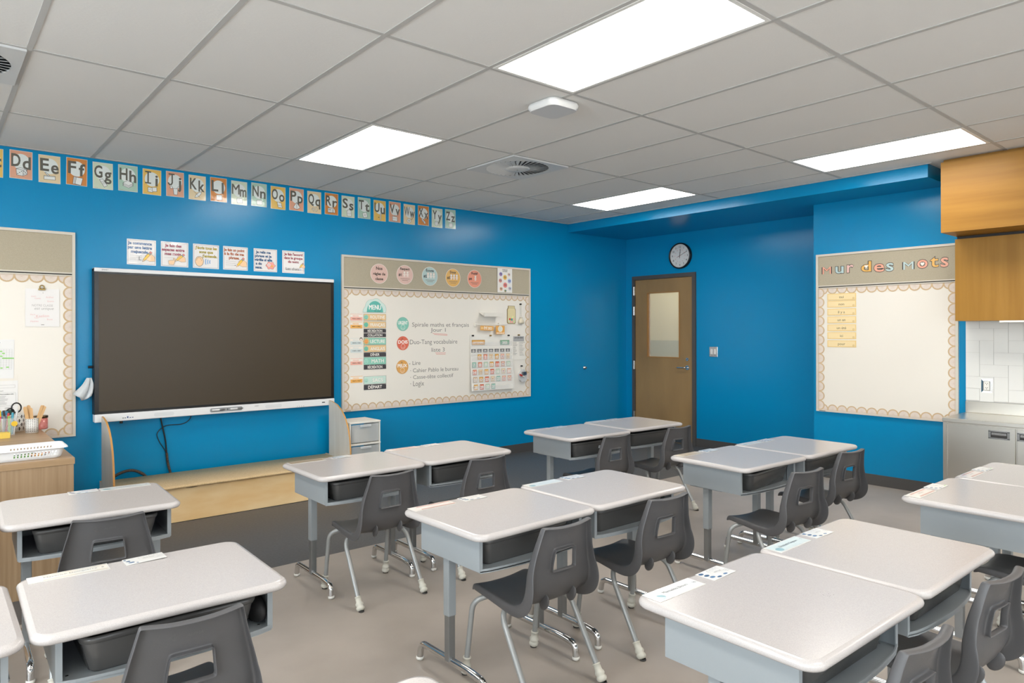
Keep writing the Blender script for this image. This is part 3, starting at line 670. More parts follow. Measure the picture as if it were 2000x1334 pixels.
for n,(z,c,lab,tx) in enumerate(((1.574,'#eeb09e','topmost coral period card left of ROUTINE','7h52 à 8h41'),(1.497,'#f0b25c','orange period card left of FRANÇAIS','8h41 à 9h41'),(1.336,'#cfd9d6','grey green period card left of LECTURE with a little face','10h04 à 11h03'),(1.259,'#cfd9d6','grey green period card left of ANGLAIS','11h03 à 12h03'),(1.138,'#eeb09e','coral period card left of MATH','13h22 à 14h22'),(.963,'#f0b25c','lowest orange period card left of SACS','14h37 à 15h37'))):
    pr=Print(.130,.064,'#eee6da'); pr.rect(-.065,-.032,.065,.002,c); pr.rect(-.065,.028,.065,.032,c); pr.text('PÉRIODE',-.008,.013,h=.012,color=c,bold=.03); pr.text(tx,0,-.014,h=.011,color='#3d3833',w=.09,bold=.02)
    if n==2:
        pr.ell(.05,.022,.016,.018,'#4a4340'); pr.ell(.05,.018,.011,.013,'#efe0cf')
    pin(pr,'period_card',3.253,z,lab,'card','period time cards on the menu board')
# MENU header: a scalloped cloud
pr=Print(); N=[]
for k in range(61):
    a=PI*k/60; r=1+.10*abs(math.sin(3.5*a)); N.append((.122*r*math.cos(a),-.065+.128*r*math.sin(a)))
pr.solid(N[::1],'#cfe3da',.001) ; pr.y=-.001; pr.line(N,.0018,'#8fa69b',closed=True)
pr.poly([(.092*math.cos(PI*k/30),-.064+.112*math.sin(PI*k/30)) for k in range(31)],'#62b8ab'); pr.text('MENU',0,-.012,h=.05,w=.135,color='#f3f1ea',bold=.035); pr.text('du jour',.03,-.048,h=.02,color='#4c6f69',shear=.3)
pin(pr,'menu_header',3.459,1.69,'green cloud shaped magnet reading MENU du jour','magnet')
for z,x,c,t1,t2,lab in ((1.51,3.784,'#83c5b3','','URGENT','round green magnet reading URGENT'),(1.312,3.784,'#db6a52','Je','DOIS','round red magnet reading Je DOIS'),(1.068,3.777,'#dfa558','Je','PEUX','round ochre magnet reading Je PEUX')):
    pr=Print(); c_=[(.072*math.cos(2*PI*k/28),.072*math.sin(2*PI*k/28)) for k in range(28)]; pr.solid(c_,c,.001); pr.y=-.001
    pr.line([(.066*math.cos(2*PI*k/28),.066*math.sin(2*PI*k/28)) for k in range(28)],.0012,'#a8957d',closed=True)
    pr.text(t2,0,.014,h=.034,w=.115,color='#f6f2ea',bold=.03)
    if t1: pr.text(t1,-.01,.048,h=.02,color='#5b4a42',shear=.3)
    pr.line([(.025*math.cos(2*PI*k/16),-.034+.025*math.sin(2*PI*k/16)) for k in range(16)],.003,'#f2ebdf',closed=True); pr.line([(.012*math.cos(PI+PI*k/6),-.036+.010*math.sin(PI+PI*k/6)) for k in range(7)],.002,'#f2ebdf')
    pin(pr,'round_magnet',x,z,lab,'magnet','round duty magnets on the menu board')
# value discs on the tack strip
def kid(pr,x,z,s,c='#f2e6dc'):
    pr.line([(x-.006*s,z-.03*s),(x-.004*s,z-.005*s),(x+.004*s,z-.005*s),(x+.006*s,z-.03*s)],.007*s,c); pr.line([(x-.014*s,z-.012*s),(x,z-.004*s),(x+.014*s,z-.012*s)],.005*s,c,up=False); pr.ell(x,z+.010*s,.012*s,.013*s,c); pr.line([(x+.012*s*math.cos(a),z+.010*s+.013*s*math.sin(a)) for a in [k*PI/8 for k in range(17)]],.0015,'#a08c80'); pr.line([(x-.009*s,z+.016*s),(x,z+.023*s),(x+.009*s,z+.016*s)],.005*s,'#d9c3b2')
for x,z,c,t,n,k,lab in ((3.508,2.015,'#dcb9ae','Nos','',0,'pink disc reading Nos règles de classe, glossy'),(3.809,2.019,'#e0bdb1','Respect','#1',2,'pink disc reading Respect, number 1'),(4.118,2.019,'#b5cbc6','Écoute','#2',3,'blue green disc reading Écoute, number 2'),(4.421,2.017,'#e6b35f','Doux','#3',3,'mustard disc reading Doux, number 3'),(4.717,2.019,'#eb9a7e','Positif','#4',1,'coral disc reading Positif, number 4')):
    pr=Print(fm=G); pr.fm=G; pr.solid([(.1*math.cos(2*PI*k_/36),.1*math.sin(2*PI*k_/36)) for k_ in range(36)],'#e9e2d8',.001); pr.y=-.001; pr.ell(0,0,.096,.096,c,36)
    if n:
        pr.text(t,0,.062,h=.026,color='#37312d',bold=.03); pr.text(n,-.058,.0,h=.028,color='#37312d',bold=.03)
        for q in range(k): kid(pr,.012+(q-(k-1)/2)*.036,.014,1.1)
        pr.line([(-.055,-.042),(.055,-.042)],.004,'#8b7566'); pr.line([(-.035,-.058),(.035,-.058)],.004,'#8b7566')
    else:
        pr.text('Nos',0,.055,h=.032,color='#37312d',bold=.03); pr.text('règles de',0,.0,h=.028,color='#37312d',bold=.03); pr.text('classe',0,-.05,h=.028,color='#37312d',bold=.03)
    pin(pr,'rule_disc',x,z,lab,'poster disc','class rule discs on the tack strip',y=YF-.0135)
pr=Print(.222,.282,'#eee9e1',fm=G); pr.text('LES BELLES',0,.122,h=.012,color='#3d3a3a',bold=.03); pr.text('ACTIONS',0,.104,h=.012,color='#3d3a3a',bold=.03)
for n,(u,v,c,r) in enumerate(((-.062,.07,'#9a8fc0',.024),(.06,.07,'#ecd9c9',.022),(0,.035,'#eec25f',.028),(-.07,-.005,'#d9a597',.024),(.065,-.005,'#a9bde0',.026),(0,-.055,'#e58a7f',.03),(-.062,-.10,'#e9c7a0',.022),(.068,-.092,'#cfd4da',.024),(.0,-.122,'#9bbf84',.015))):
    pr.ell(u,v,r,r,c); pr.ell(u-.008,v+.004,.006,.009,'#7a4a3a',8); pr.ell(u+.009,v+.003,.006,.009,'#3f5877',8); pr.line([(u-.012,v-.010),(u+.012,v-.010)],.004,'#c0453c')
pin(pr,'poster',5.156,2.022,'white poster with many small coloured round pictures, right end of the tack strip','poster',y=YF-.020)
# ---- white folded paper shelf, rod with two tags, jar, bag, list, clip box
M_pap=mat('white card stock','#e8e3d8',rough=.6); M_brown=mat('kraft edge','#a8845a',rough=.7); M_black=mat('black metal clip','#23211f',rough=.3,metal=.6); M_gold=mat('brass pin','#9d8450',rough=.3,metal=1)
y=YF-.0105
b=MB(); b.box(4.785,y-.001,1.600,5.036,y,1.678,M_pap); b.add([(4.785,y-.001,1.645),(5.036,y-.001,1.645),(5.05,y-.085,1.60),(4.79,y-.085,1.60),(4.785,y-.001,1.643),(5.036,y-.001,1.643),(5.05,y-.085,1.598),(4.79,y-.085,1.598)],[(0,3,2,1),(4,5,6,7),(3,7,6,2)],M_pap)
b.add([(4.79,y-.085,1.60),(5.05,y-.085,1.60),(5.05,y-.09,1.640),(4.79,y-.09,1.640),(4.79,y-.086,1.60),(5.05,y-.086,1.60),(5.05,y-.091,1.640),(4.79,y-.091,1.640)],[(0,1,2,3),(7,6,5,4)],M_pap)
tag(b.build('paper_shelf'),'small folded white paper shelf on the menu board','paper tray')
e=empty('tag_rod',(4.94,y,1.508)); tag(e,'thin white rod on two magnets holding the orange tags','rod')
b=MB(); b.tube([(-.225,-.03,0),(.235,-.03,0)],.005,M_pap,seg=8); b.build('rod',e)
for x in (-.215,.13): b=MB(); b.box(x-.016,-.026,-.022,x+.016,0,.022,M_pap,bev=.004); b.build('magnet_holder',e)
pr=Print(.19,.052,'#e2a755'); pr.text('ÉTÉ 2023',.014,0,h=.028,w=.12,color='#f7f1e4',bold=.03); pr.ell(-.072,0,.014,.014,'#efc98b'); tag(pr.build('hanging_tag',None,loc=(4.868,y-.036,1.468),rot=(0,.03,0)),'wide orange tag with white letters hanging from the white rod','tag')
pr=Print(.130,.098,'#e2a755'); pr.line([(.03*math.cos(2*PI*k/16),.012+.03*math.sin(2*PI*k/16)) for k in range(16)],.010,'#efe6d5',closed=True); pr.ell(0,.012,.024,.024,'#d9dfd4'); pr.text('ENSOLEILLÉ',0,-.036,h=.014,w=.11,color='#f7f1e4',bold=.03); tag(pr.build('weather_tag',None,loc=(5.063,y-.036,1.448)),'square orange weather tag with a white sun, hanging from the rod','tag')
e=empty('paper_jar',(5.26,y,1.625)); tag(e,'cut out paper jar holding coloured dots, upper right of the menu board','paper cutout')
o=[(.065,.06),(.05,.085),(.05,.105),(-.05,.105),(-.05,.085),(-.065,.06)]+[(-.065,-.09),(-.05,-.105),(.05,-.105),(.065,-.09)]
b=Print(); b.solid(o,'#8f7a4e',.006); b.build('jar_outline',e)
b=Print(); b.y=-.0062; b.poly([(u*.90,v*.94) for u,v in o],'#ddcfa0',False); b.rect(-.052,.078,.052,.083,'#a8966a'); 
for n,(u,v,c) in enumerate(((-.025,-.052,'#dd5b45'),(.004,-.055,'#2fa08c'),(.03,-.05,'#e6b7b0'),(-.04,-.075,'#cfd8b8'),(-.015,-.082,'#e9a7a2'),(.014,-.082,'#e9a7a2'),(.036,-.078,'#c9dba0'),(.018,-.028,'#dfe3a0'))): b.ell(u,v,.0145,.0145,c,14)
b.build('jar_face',e)
e=empty('cloth_bag',(5.40,y,1.55)); tag(e,'little cream drawstring bag hanging beside the paper jar','bag')
M_cl=mat('cream cotton','#d8cdb6',rough=.9,bump=.2,bscale=80)
b=MB(); b.lathe([(.001,-.03),(.036,-.028),(.044,-.012),(.036,.012),(.016,.03),(.013,.036),(.022,.048)],M_cl,c=(0,-.02,0),seg=14); 
b.v=[(v[0]*(1.0),v[1]*.5-.008,v[2]) for v in b.v]; b.build('pouch',e)
b=MB(); b.tube([(-.008,-.012,.035),(-.012,-.010,.19),(.0,-.012,.20),(.012,-.010,.19),(.008,-.012,.035)],.0025,M_pap,seg=6); b.build('drawstring',e)
def clip(x,z,label,yy=y,m=M_black,par=None):
    e=empty('push_magnet',(x,yy,z)); tag(e,label,'magnet','small clips and magnets on the boards')
    b=MB(); b.cyl((0,0,0),.009,.012,m,axis='y',seg=12); b.v=[(v[0],-abs(v[1]),v[2]) for v in b.v]; b.build('base',e)
    b=MB(); b.lathe([(.005,0),(.007,.006),(.0095,.010),(.0085,.014),(.001,.016)],m,seg=12,X=Matrix.Translation((0,-.010,0))@Matrix.Rotation(PI/2,4,'X')); b.build('knob',e); return e
clip(5.397,1.752,'black magnet holding the cream drawstring bag')
pr=Print(.205,.282,'#e9e4da'); pr.rect(-.085,.075,.085,.135,'#a7a6a4'); pr.text('LISTE DES ÉLÈVES',0,.118,h=.014,w=.13,color='#2f2d2c',bold=.03); pr.line([(.0,.07),(.0,-.05)],.0012,'#8a8681')
for q in range(12):
    pr.line([(-.09,.064-q*.013),(-.09+random.uniform(.03,.07),.064-q*.013)],.003,'#76716b'); pr.line([(.008,.064-q*.014),(.008+random.uniform(.04,.09),.064-q*.014)],.003,'#4f4b47' if q in (0,6) else '#8a857f')
pin(pr,'class_list',5.372,1.238,'white printed class list held by a clip beside the calendar','paper sheet',y=y-.003)
clip(5.365,1.388,'brown clip holding the class list',m=M_gold,yy=y-.0045)
e=empty('magnetic_clip_box',(5.42,y,.92)); tag(e,'small hanging plastic holder with red marker, lower right of the menu board','holder')
b=MB(); slab(b,[(-.055,.01),(-.045,-.06),(-.02,-.085),(.03,-.085),(.055,-.06),(.06,.01),(.02,.06),(-.01,.06)],0,.03,mat('cloudy plastic','#c9c9c8',rough=.25),X=Matrix.Rotation(PI/2,4,'X')); b.build('holder',e)
b=MB(); b.box(-.025,-.055,-.005,.035,-.031,.035,M_steel,bev=.004); b.build('steel_clip',e)
b=MB(); b.tube([(-.065,-.045,.005),(-.03,-.042,-.012)],.010,mat('red marker','#c22a22',rough=.35),seg=10); b.tube([(-.03,-.042,-.012),(.012,-.04,-.03)],.007,M_pap,seg=10); b.build('marker',e)
b=MB(); b.tube([(-.035,-.01,.045),(-.008,-.012,.095),(.012,-.012,.095),(.04,-.01,.045)],.0018,M_pap,seg=6); b.build('hanging_cord',e)
clip(5.412,1.022,'black magnet holding the white plastic holder')
# ---- pocket calendar with its cards
CX0,CX1,CZ0,CZ1=4.652,5.272,.765,1.396
e=empty('pocket_calendar',((CX0+CX1)/2,y,CZ0)); tag(e,'white hanging pocket calendar for September 2025 with rows of date cards','calendar')
b=MB(); N=10; w=CX1-CX0; h=CZ1-CZ0
v=[];f=[]
for k in range(N+1):
    t=k/N; yy=-.006-.028*(1-t)**2; v+= [(-w/2,yy,h*t),(w/2+.012*(1-t),yy,h*t),(w/2+.012*(1-t),yy+.002,h*t),(-w/2,yy+.002,h*t)]
for k in range(N):
    for q in range(4): a=4*k; f.append((a+q,a+(q+1)%4,a+4+(q+1)%4,a+4+q))
f+= [(3,2,1,0),(4*N,4*N+1,4*N+2,4*N+3)]
b.add(v,f,mat('calendar cloth','#e6e2d9',rough=.5),False); b.build('backing',e)
M_vin=mat('clear vinyl pocket','#f2f2f0',rough=.08,alpha=.16)
def caly(z): t=(z-CZ0)/h; return y-.006-.028*(1-t)**2
ROWZ=[1.305,1.214,1.144,1.036+.0,.955-.0,.86,.808]; ROWZ=[1.306,1.214,1.144,1.052,.969,.884,.806]
ROWZ=[1.306,1.214,1.144,1.057,.974,.891,.808]
b=MB()
for z in ROWZ: b.box(-w/2+.012,caly(z)-y-.006,z-CZ0-.038,w/2-.012,caly(z)-y-.0055,z-CZ0+.008,M_vin)
b.build('clear_pockets',e)
def calcard(x,z,ww,hh,c,txt,lab,tc='#f5efe6',th=None,frame='#8d8272'):
    pr=Print(ww,hh,frame); pr.rect(-ww/2+.003,-hh/2+.003,ww/2-.003,hh/2-.003,c); pr.text(txt,0,0,h=th or hh*.5,color=tc,bold=.04)
    o=pr.build('calendar_card',None,loc=(x,caly(z)-.003,z)); tag(o,lab,'calendar card','small cards in the pocket calendar'); return pr
calcard(4.765,1.308,.186,.058,'#dba24e','SEPTEMBRE','wide ochre month card reading SEPTEMBRE',th=.022); calcard(5.152,1.304,.140,.056,'#7dab8c','2025','green year card reading 2025')
cx=[4.695+k*(5.197-4.695)/6 for k in range(7)]
for k,(d,nm) in enumerate(zip('DLMMJVS',('first','second','third','fourth','fifth','sixth','last'))): calcard(cx[k],1.214,.062,.036,'#5a5856',d,nm+' dark weekday card from the left, marked '+d,th=.024,frame='#3d3b3a')
pal={'g':('#8fbfae','green'),'c':('#e08a70','coral'),'b':('#ecd3ad','beige'),'o':('#e3a94f','ochre'),'r':('#d9603a','orange red'),'m':('#c3d8c0','mint'),'p':('#eab39c','peach'),'t':('#d4b99a','tan')}
rows=['.ocbotb','gcmorpm','cborm.p'.replace('.','b'),'tormm'.replace('rm','rm')+'pp','orm m'.replace(' ','')]
seq=[('.','o','c','b','o','p','b'),('g','c','m','o','r','p','m'),('c','b','o','r','m','b','p'),('t','o','r','b','g','p','p'),('o','r','m','g','.','.','.')]
n=0
for r,row in enumerate(seq):
    for k,c in enumerate(row):
        if c=='.': continue
        n+=1; num=n if n<29 else n
        if r==0: num=k
        elif r<4: num=7*r+k
        else: num=[28,29,30,31][k]
        col,nm=pal[c]; txt=str(num) if not (r,k) in ((0,1),(0,5),(1,5),(2,5),(3,1),(3,3),(3,5),(3,6)) else ''
        z=ROWZ[r+2]; x=cx[k]+.004*r
        pr=Print(.056,.062,'#9a8d7c'); pr.rect(-.026,-.029,.026,.029,col)
        if txt: pr.text(txt,0,0,h=.034,color='#f7f1e8' if c!='b' else '#c9a57c',bold=.04); lab='small %s date card reading %s in the calendar'%(nm,txt)
        else:
            pr.ell(0,0,.017,.018,'#f1e6da'); pr.ell(0,.002,.009,.010,'#d79a4d' if k!=5 else '#b77a86'); pr.line([(-.012,-.018),(.012,-.018)],.004,'#7f766e'); lab='small %s picture card in the place of date %d in the calendar'%(nm,num)
        o=pr.build('date_card',None,loc=(x,caly(z)-.0025,z)); tag(o,lab,'calendar card','small cards in the pocket calendar')
for x,l_ in ((4.682,'left black magnet at the top of the calendar'),(4.935,'middle brass magnet at the top of the calendar'),(5.205,'right black magnet at the top of the calendar')): clip(x,1.385,l_,yy=y-.0065,m=M_gold if 'brass' in l_ else M_black)
# ---- sheets on the left whiteboard
pr=Print(.212,.279,'#e9e6e3'); 
pr.text('NOTRE CLASSE',.0,.018,h=.017,w=.13,color='#b9b4b0'); pr.text('est unique',.01,-.004,h=.02,w=.12,color='#b0aca8',shear=.3)
for t,u,v,s_ in (('Liam',-.055,.085,.012),('Arthur',.045,.080,.013),('Cassy',-.03,.07,.012),('Emma',.05,.05,.012),('Kaelion',0,-.06,.02),('Marie',-.06,-.05,.010),('Tom',-.04,-.075,.010),('Rose',.045,-.085,.013),('Mathias',-.05,-.1,.012)): pr.text(t,u,v,h=s_,color='#e6bcb9',ang=.05)
pr.text('v',0.003,.112,h=.012,color='#6e6a67'); pr.rect(-.01,-.128,.01,-.124,'#8d8985')
pin(pr,'drawing_sheet',.676,1.615,'white sheet with faint pink names hung by a clip on the left whiteboard','paper sheet',y=YF-.014)
e=empty('binder_clip',(.672,YF-.0155,1.757)); tag(e,'bronze bulldog clip above the sheet with faint pink names','clip')
b=MB(); b.box(-.022,-.012,-.012,.022,0,.0,M_gold,bev=.002); b.build('jaw',e); b=MB(); b.tube([(.014*math.cos(2*PI*k/14),-.010,.010+.014*math.sin(2*PI*k/14)) for k in range(15)],.004,M_gold,seg=6); b.build('ring_handle',e)
pr=Print(.215,.28,'#e7e6e4'); 
for q in range(13): pr.y=-.0016; pr.line([(-.085,.07-q*.012),(.095,.07-q*.012)],.0011,'#b3b3b3',up=False)
for q in range(12): pr.y=-.0016; pr.line([(-.085+q*.0164,.07),(-.085+q*.0164,-.074)],.0011,'#b3b3b3',up=False)
pr.text('Horaire',0,.12,h=.012,color='#77736f')
for u,v,ww in ((.03,.055,.016),(.045,.04,.016),(.032,.02,.016),(.045,.005,.07),(.036,-.065,.014),(.07,-.06,.016)): pr.rect(u-.008,v-.004,u-.008+ww,v+.004,'#8ed06a')
pin(pr,'timetable_sheet',.395,1.243,'white timetable grid with green highlights at the left edge','paper sheet',y=YF-.0115,tilt=.02)
pr=Print(.215,.29,'#e9e7e4'); pr.line([(-.1,.115),(.09,.115),(.09,.095),(-.1,.095)],.001,'#8a8885',closed=True); pr.text('Horaire du groupe',-.02,.075,h=.008,color='#6f6c69'); pr.line([(-.005,.06),(.09,.06),(.095,.055),(.095,-.03),(.09,-.035),(-.005,-.035),(-.01,-.03),(-.01,.055)],.001,'#9a9895',closed=True)
pr.text('Présence quotidienne scolaire',.042,.05,h=.0075,w=.08,color='#55524f',bold=.02)
for q in range(7): pr.line([(.0,.034-q*.0095),(.0+random.uniform(.02,.055),.034-q*.0095)],.0025,'#a09d9a')
for q in range(3): pr.line([(-.06,-.05-q*.015),(-.01,-.05-q*.015)],.003,'#8a8784'); pr.line([(.03,-.05-q*.015),(.08,-.05-q*.015)],.003,'#8a8784')
pin(pr,'notice_sheet',.418,.938,'white printed notice with boxes at the left edge behind the pencil pots','paper sheet',y=YF-.0115)
# ---- word wall board
GW='cut out letters of the word wall title'
def letter(ch,yy,z,w,h,c,lab,heart=False):
    pr=Print(fm=G); pr.y=-.001
    bo,bi=(.045,.012) if ch!='M' else (.06,.004)
    v,f,x0,x1,y0,y1=text_geo(ch,bo); 
    pr.text(ch,0,0,h=h*.73,color='#3b3937',bold=bo,w=w); pr.text(ch,0,0,h=h*.73,color=c,bold=bi,w=w*.9)
    zc=(y0+y1)/2*h/.73*.73-.365*h
    pr.v=[(a,b_,(cc-zc)) for a,b_,cc in pr.v]
    if heart: pr.poly([(0,-.016),(.017,.004),(.012,.014),(.004,.013),(0,.007),(-.004,.013),(-.012,.014),(-.017,.004)],'#ece6de'); 
    o=pr.build('cutout_letter',None,loc=(XR-.0125,yy,z),rot=RIGHT); tag(o,lab,'letter',GW)
LT=(('M',3.112,2.018,.09,.100,'#e9a78d','coral first letter M of Mur'),('u',2.99,2.015,.085,.135,'#b9cdcb','grey blue letter u of Mur'),('r',2.89,2.020,.068,.150,'#e8bdb3','pink letter r of Mur'),
 ('d',2.745,2.030,.098,.135,'#e6b159','ochre letter d of des with a white heart'),('e',2.632,2.010,.098,.150,'#e9a78d','coral letter e of des'),('s',2.54,2.010,.070,.150,'#b9cdcb','grey blue letter s of des'),
 ('M',2.385,2.012,.092,.100,'#b9cdcb','grey blue letter M of Mots'),('o',2.272,2.018,.092,.150,'#eaa186','coral letter o of Mots with a white heart'),('t',2.178,2.030,.072,.145,'#e6b159','ochre letter t of Mots'),('s',2.100,2.020,.065,.165,'#e9a78d','coral last letter s of Mots'))
for q in LT: letter(*q,heart=('heart' in q[6]))
for n,(wd,z) in enumerate(zip(('oui','non','il y a','un an','un été','ici','pour'),(1.757,1.688,1.612,1.537,1.460,1.385,1.307))):
    pr=Print(.272,.066,'#e9cd92'); pr.rect(-.130,-.028,.130,.028,'#e6c27c'); pr.rect(-.127,-.025,.127,.025,'#eed6a4'); pr.text(wd,0,0,h=.026,color='#4a443a')
    for k in range(5): a=2*PI*k/5; pr.ell(.112+.007*math.cos(a),-.016+.007*math.sin(a),.0045,.0045,'#d9bd84',8)
    o=pr.build('word_card',None,loc=(XR-.0115,2.973,z),rot=(RIGHT[0],0,RIGHT[2])); tag(o,'cream word card reading '+wd,'word card','cream word cards on the word wall')
# ---- alphabet cards along the ceiling
from string import ascii_uppercase as AZ
CCOL=['#e3b85a','#d99e80','#dfc9a0','#cf8238','#ccd6bd','#a9c6b2']; CN2=['yellow','salmon','beige','orange','pale green','mint']
def icon(pr,L):
    k='#2f2d2b'; W_='#e4e6e2'; s=lambda p_,c_: pr.shape(p_,c_,.0026,'#2f2d2b')
    if L=='D':
        s([(-.03,-.015),(.012,-.02),(.012,-.065),(-.026,-.062)],W_); s([(.012,-.02),(.035,-.01),(.038,-.05),(.012,-.065)],W_); s([(-.03,-.015),(-.005,-.004),(.035,-.008),(.012,-.02)],W_)
        for u,v in ((-.02,-.052),(-.009,-.042),(.002,-.031),(.018,-.05),(.026,-.036),(.032,-.022),(.018,-.03),(.03,-.046)): pr.ell(u,v,.003,.004,k,8)
    elif L=='E': s([(-.035,-.035),(.035,-.033),(.036,-.062),(-.036,-.064)],W_); s([(-.03,-.012),(-.024,-.008),(.0,-.034),(-.01,-.036)],W_); pr.line([(-.035,-.04),(.035,-.038)],.0014,k)
    elif L=='F':
        for q in range(3): s([(-.02+q*.008,-.02-q*.002),(.024+q*.008,-.028),(.016+q*.006,-.085),(-.026+q*.008,-.08)],W_)
    elif L=='G': s([(-.024,-.014),(-.002,-.004),(.03,-.058),(.008,-.072)],W_); pr.line([(-.015,-.03),(.008,-.02)],.0014,k); pr.ell(.004,-.038,.010,.013,'#cfd2cc')
    elif L=='H':
        for q in range(3): s([(-.038,-.045+q*.010),(.004,-.062+q*.010),(.038,-.038+q*.010),(-.002,-.020+q*.010)],W_)
    elif L=='I': s([(-.03,-.028),(.005,-.03),(.005,-.068),(-.03,-.066)],W_); s([(.0,-.026),(.035,-.022),(.036,-.058),(.004,-.062)],W_); pr.line([(-.026,-.055),(-.012,-.04),(-.002,-.055)],.0014,k)
    elif L=='J': s([(-.016,-.02),(.02,-.018),(.016,-.072),(-.010,-.072)],W_); pr.line([(.01,-.02),(.022,.0),(.03,.002)],.002,k); s([(-.03+.010*math.cos(t*PI/4),-.012+.011*math.sin(t*PI/4)) for t in range(8)],W_)
    elif L=='K': s([(-.02,-.07),(-.012,-.045),(.01,-.022),(.034,-.012),(.028,-.035),(.008,-.06)],W_); pr.line([(-.03,-.012),(.02,-.065)],.002,k)
    elif L=='O': s([(-.01,-.02),(.028,-.025),(.034,-.055),(-.004,-.05)],W_); s([(-.004,-.05),(.034,-.055),(.04,-.072),(.0,-.068)],W_)
    elif L=='P': s([(-.032,-.06),(.0,-.008),(.004,-.078)],W_); s([(.0,-.008),(.034,-.055),(.004,-.078)],W_)
    elif L=='Q': pr.text('40',0,-.045,h=.045,color='#5a5855',bold=.02); pr.text('40',0,-.045,h=.043,color='#e0d9c6')
    elif L=='R': s([(-.038,-.025),(.02,-.022),(.034,-.035),(.036,-.066),(-.038,-.066)],W_); s([(-.028,-.034),(-.008,-.034),(-.008,-.046),(-.028,-.046)],'#c9cbc6'); s([(.008,-.034),(.02,-.034),(.02,-.066),(.008,-.066)],'#cfd1cc'); [pr.ell(u,-.068,.006,.007,'#8a8884',10) for u in (-.022,-.010)]
    elif L=='S': s([(-.015,-.03),(.0,-.01),(.03,-.015),(.036,-.075),(-.01,-.078)],W_); pr.line([(-.008,-.05),(.03,-.048)],.0014,k)
    elif L=='T': s([(-.02,-.035),(.025,-.02),(.036,-.07),(-.008,-.082)],W_); pr.ell(.008,-.052,.010,.010,'#c9cbc6')
    elif L=='U': s([(.005,-.01),(.016,-.01),(.014,-.08),(.004,-.08)],W_); pr.ell(-.012,-.052,.005,.006,k,8)
    elif L=='V': s([(-.028,-.028),(.028,-.03),(.03,-.078),(-.026,-.076)],W_); pr.line([(-.01,-.028),(-.01,-.018),(.01,-.018),(.01,-.03)],.002,k); pr.line([(-.027,-.05),(.029,-.052)],.0014,k)
    elif L=='W': s([(-.004+.024*math.cos(t*PI/8),-.05+.024*math.sin(t*PI/8)) for t in range(16)],W_); s([(-.004+.010*math.cos(t*PI/5),-.05+.010*math.sin(t*PI/5)) for t in range(10)],'#c9cbc6'); pr.line([(.018,-.04),(.038,-.02)],.004,k)
    elif L=='X': [s([(-.026+.013*q,-.02-.012*q),(-.012+.013*q,-.014-.012*q),(.002+.012*q,-.040-.012*q),(-.012+.012*q,-.048-.012*q)],W_) for q in range(3)]
    elif L=='Y': s([(-.010+.024*math.cos(t*PI/8),-.045+.026*math.sin(t*PI/8)) for t in range(16)],W_); pr.line([(-.01+.014*math.cos(t*PI/5),-.045+.015*math.sin(t*PI/5)) for t in range(10)],.0014,k,closed=True); s([(.03+.008*math.cos(t*PI/4),-.062+.008*math.sin(t*PI/4)) for t in range(8)],W_)
    else: s([(-.02,-.03),(.024,-.026),(.028,-.07),(-.018,-.074)],W_); pr.line([(-.012,-.045),(.018,-.043)],.0014,k); pr.line([(-.012,-.058),(.018,-.056)],.0014,k)
for n in range(2,26):
    L=AZ[n]; x=.548+(n-3)*(4.397-.548)/22; z=2.653+(.004 if n%2 else -.002)
    ci=(n-3+1)%6; c=CCOL[(n-2)%6]; pr=Print(.138,.206,'#d9d9d2',fm=G); pr.rect(-.066,-.100,.066,.100,c); pr.ell(0,.022,.054,.058,'#dfe4df',30)
    if L=='I':
        for q in ([(-.048,.080),(-.010,.080)],[(-.029,.080),(-.029,-.010)],[(-.048,-.010),(-.010,-.010)]): pr.line(q,.011,'#5a574c',up=False)
    elif L=='J':
        pr.line([(-.046,.080),(-.006,.080)],.011,'#5a574c'); pr.line([(-.022,.080),(-.022,.010),(-.030,-.006),(-.042,-.008),(-.052,.006)],.011,'#5a574c',up=False)
    elif L in 'MW': pr.text(L,-.030,.034,h=.095,color='#5a574c',bold=.012,w=.064)
    else: pr.text(L,-.031,.034,h=.095,color='#5a574c',bold=.022,w=min(.056,pr.twidth(L,.095,.022)))
    pr.text(L.lower(),.034,.020,h=.095,color='#5a574c',bold=.022,w=min(.050 if L not in 'MW' else .058,pr.twidth(L.lower(),.095,.022)))
    nb=len(pr.v); icon(pr,L); pr.v[nb:]=[(a,b_,c_*.95-.018) for a,b_,c_ in pr.v[nb:]]; pr.rect(-.06,-.096,-.035,-.0945,'#8f8874')
    o=pr.build('alphabet_card',None,loc=(x,YF-.0006,z),rot=(0,random.uniform(-.012,.012),0)); tag(o,'%s alphabet card with letters %s%s high on the blue wall'%(CN2[(n-2)%6],L,L.lower()),'alphabet card','alphabet cards under the ceiling')
# ---- six instruction cards above the screen
def pencil(pr,x,z,s,a):
    c,s_=math.cos(a),math.sin(a)
    def R_(pts): return [(x+s*(u*c-v*s_),z+s*(u*s_+v*c)) for u,v in pts]
    pr.shape(R_([(-.01,-.012),(-.045,-.02),(-.055,.0),(-.04,.022),(0,.028),(.01,.0)]),'#efc79b') if False else None
    pr.shape(R_([(0,-.009),(.06,-.009),(.06,.009),(0,.009)]),'#eec140'); pr.shape(R_([(.06,-.009),(.072,-.009),(.072,.009),(.06,.009)]),'#9a9a9a'); pr.shape(R_([(.072,-.009),(.085,-.009),(.085,.009),(.072,.009)]),'#e8877c'); pr.shape(R_([(0,-.009),(0,.009),(-.022,0)]),'#efc79b')
def fist(pr,x,z,s): pr.shape([(x+s*u,z+s*v) for u,v in ((-.03,-.02),(-.035,.01),(-.015,.028),(.012,.026),(.035,.005),(.038,-.03),(.0,-.034))],'#efc79b')
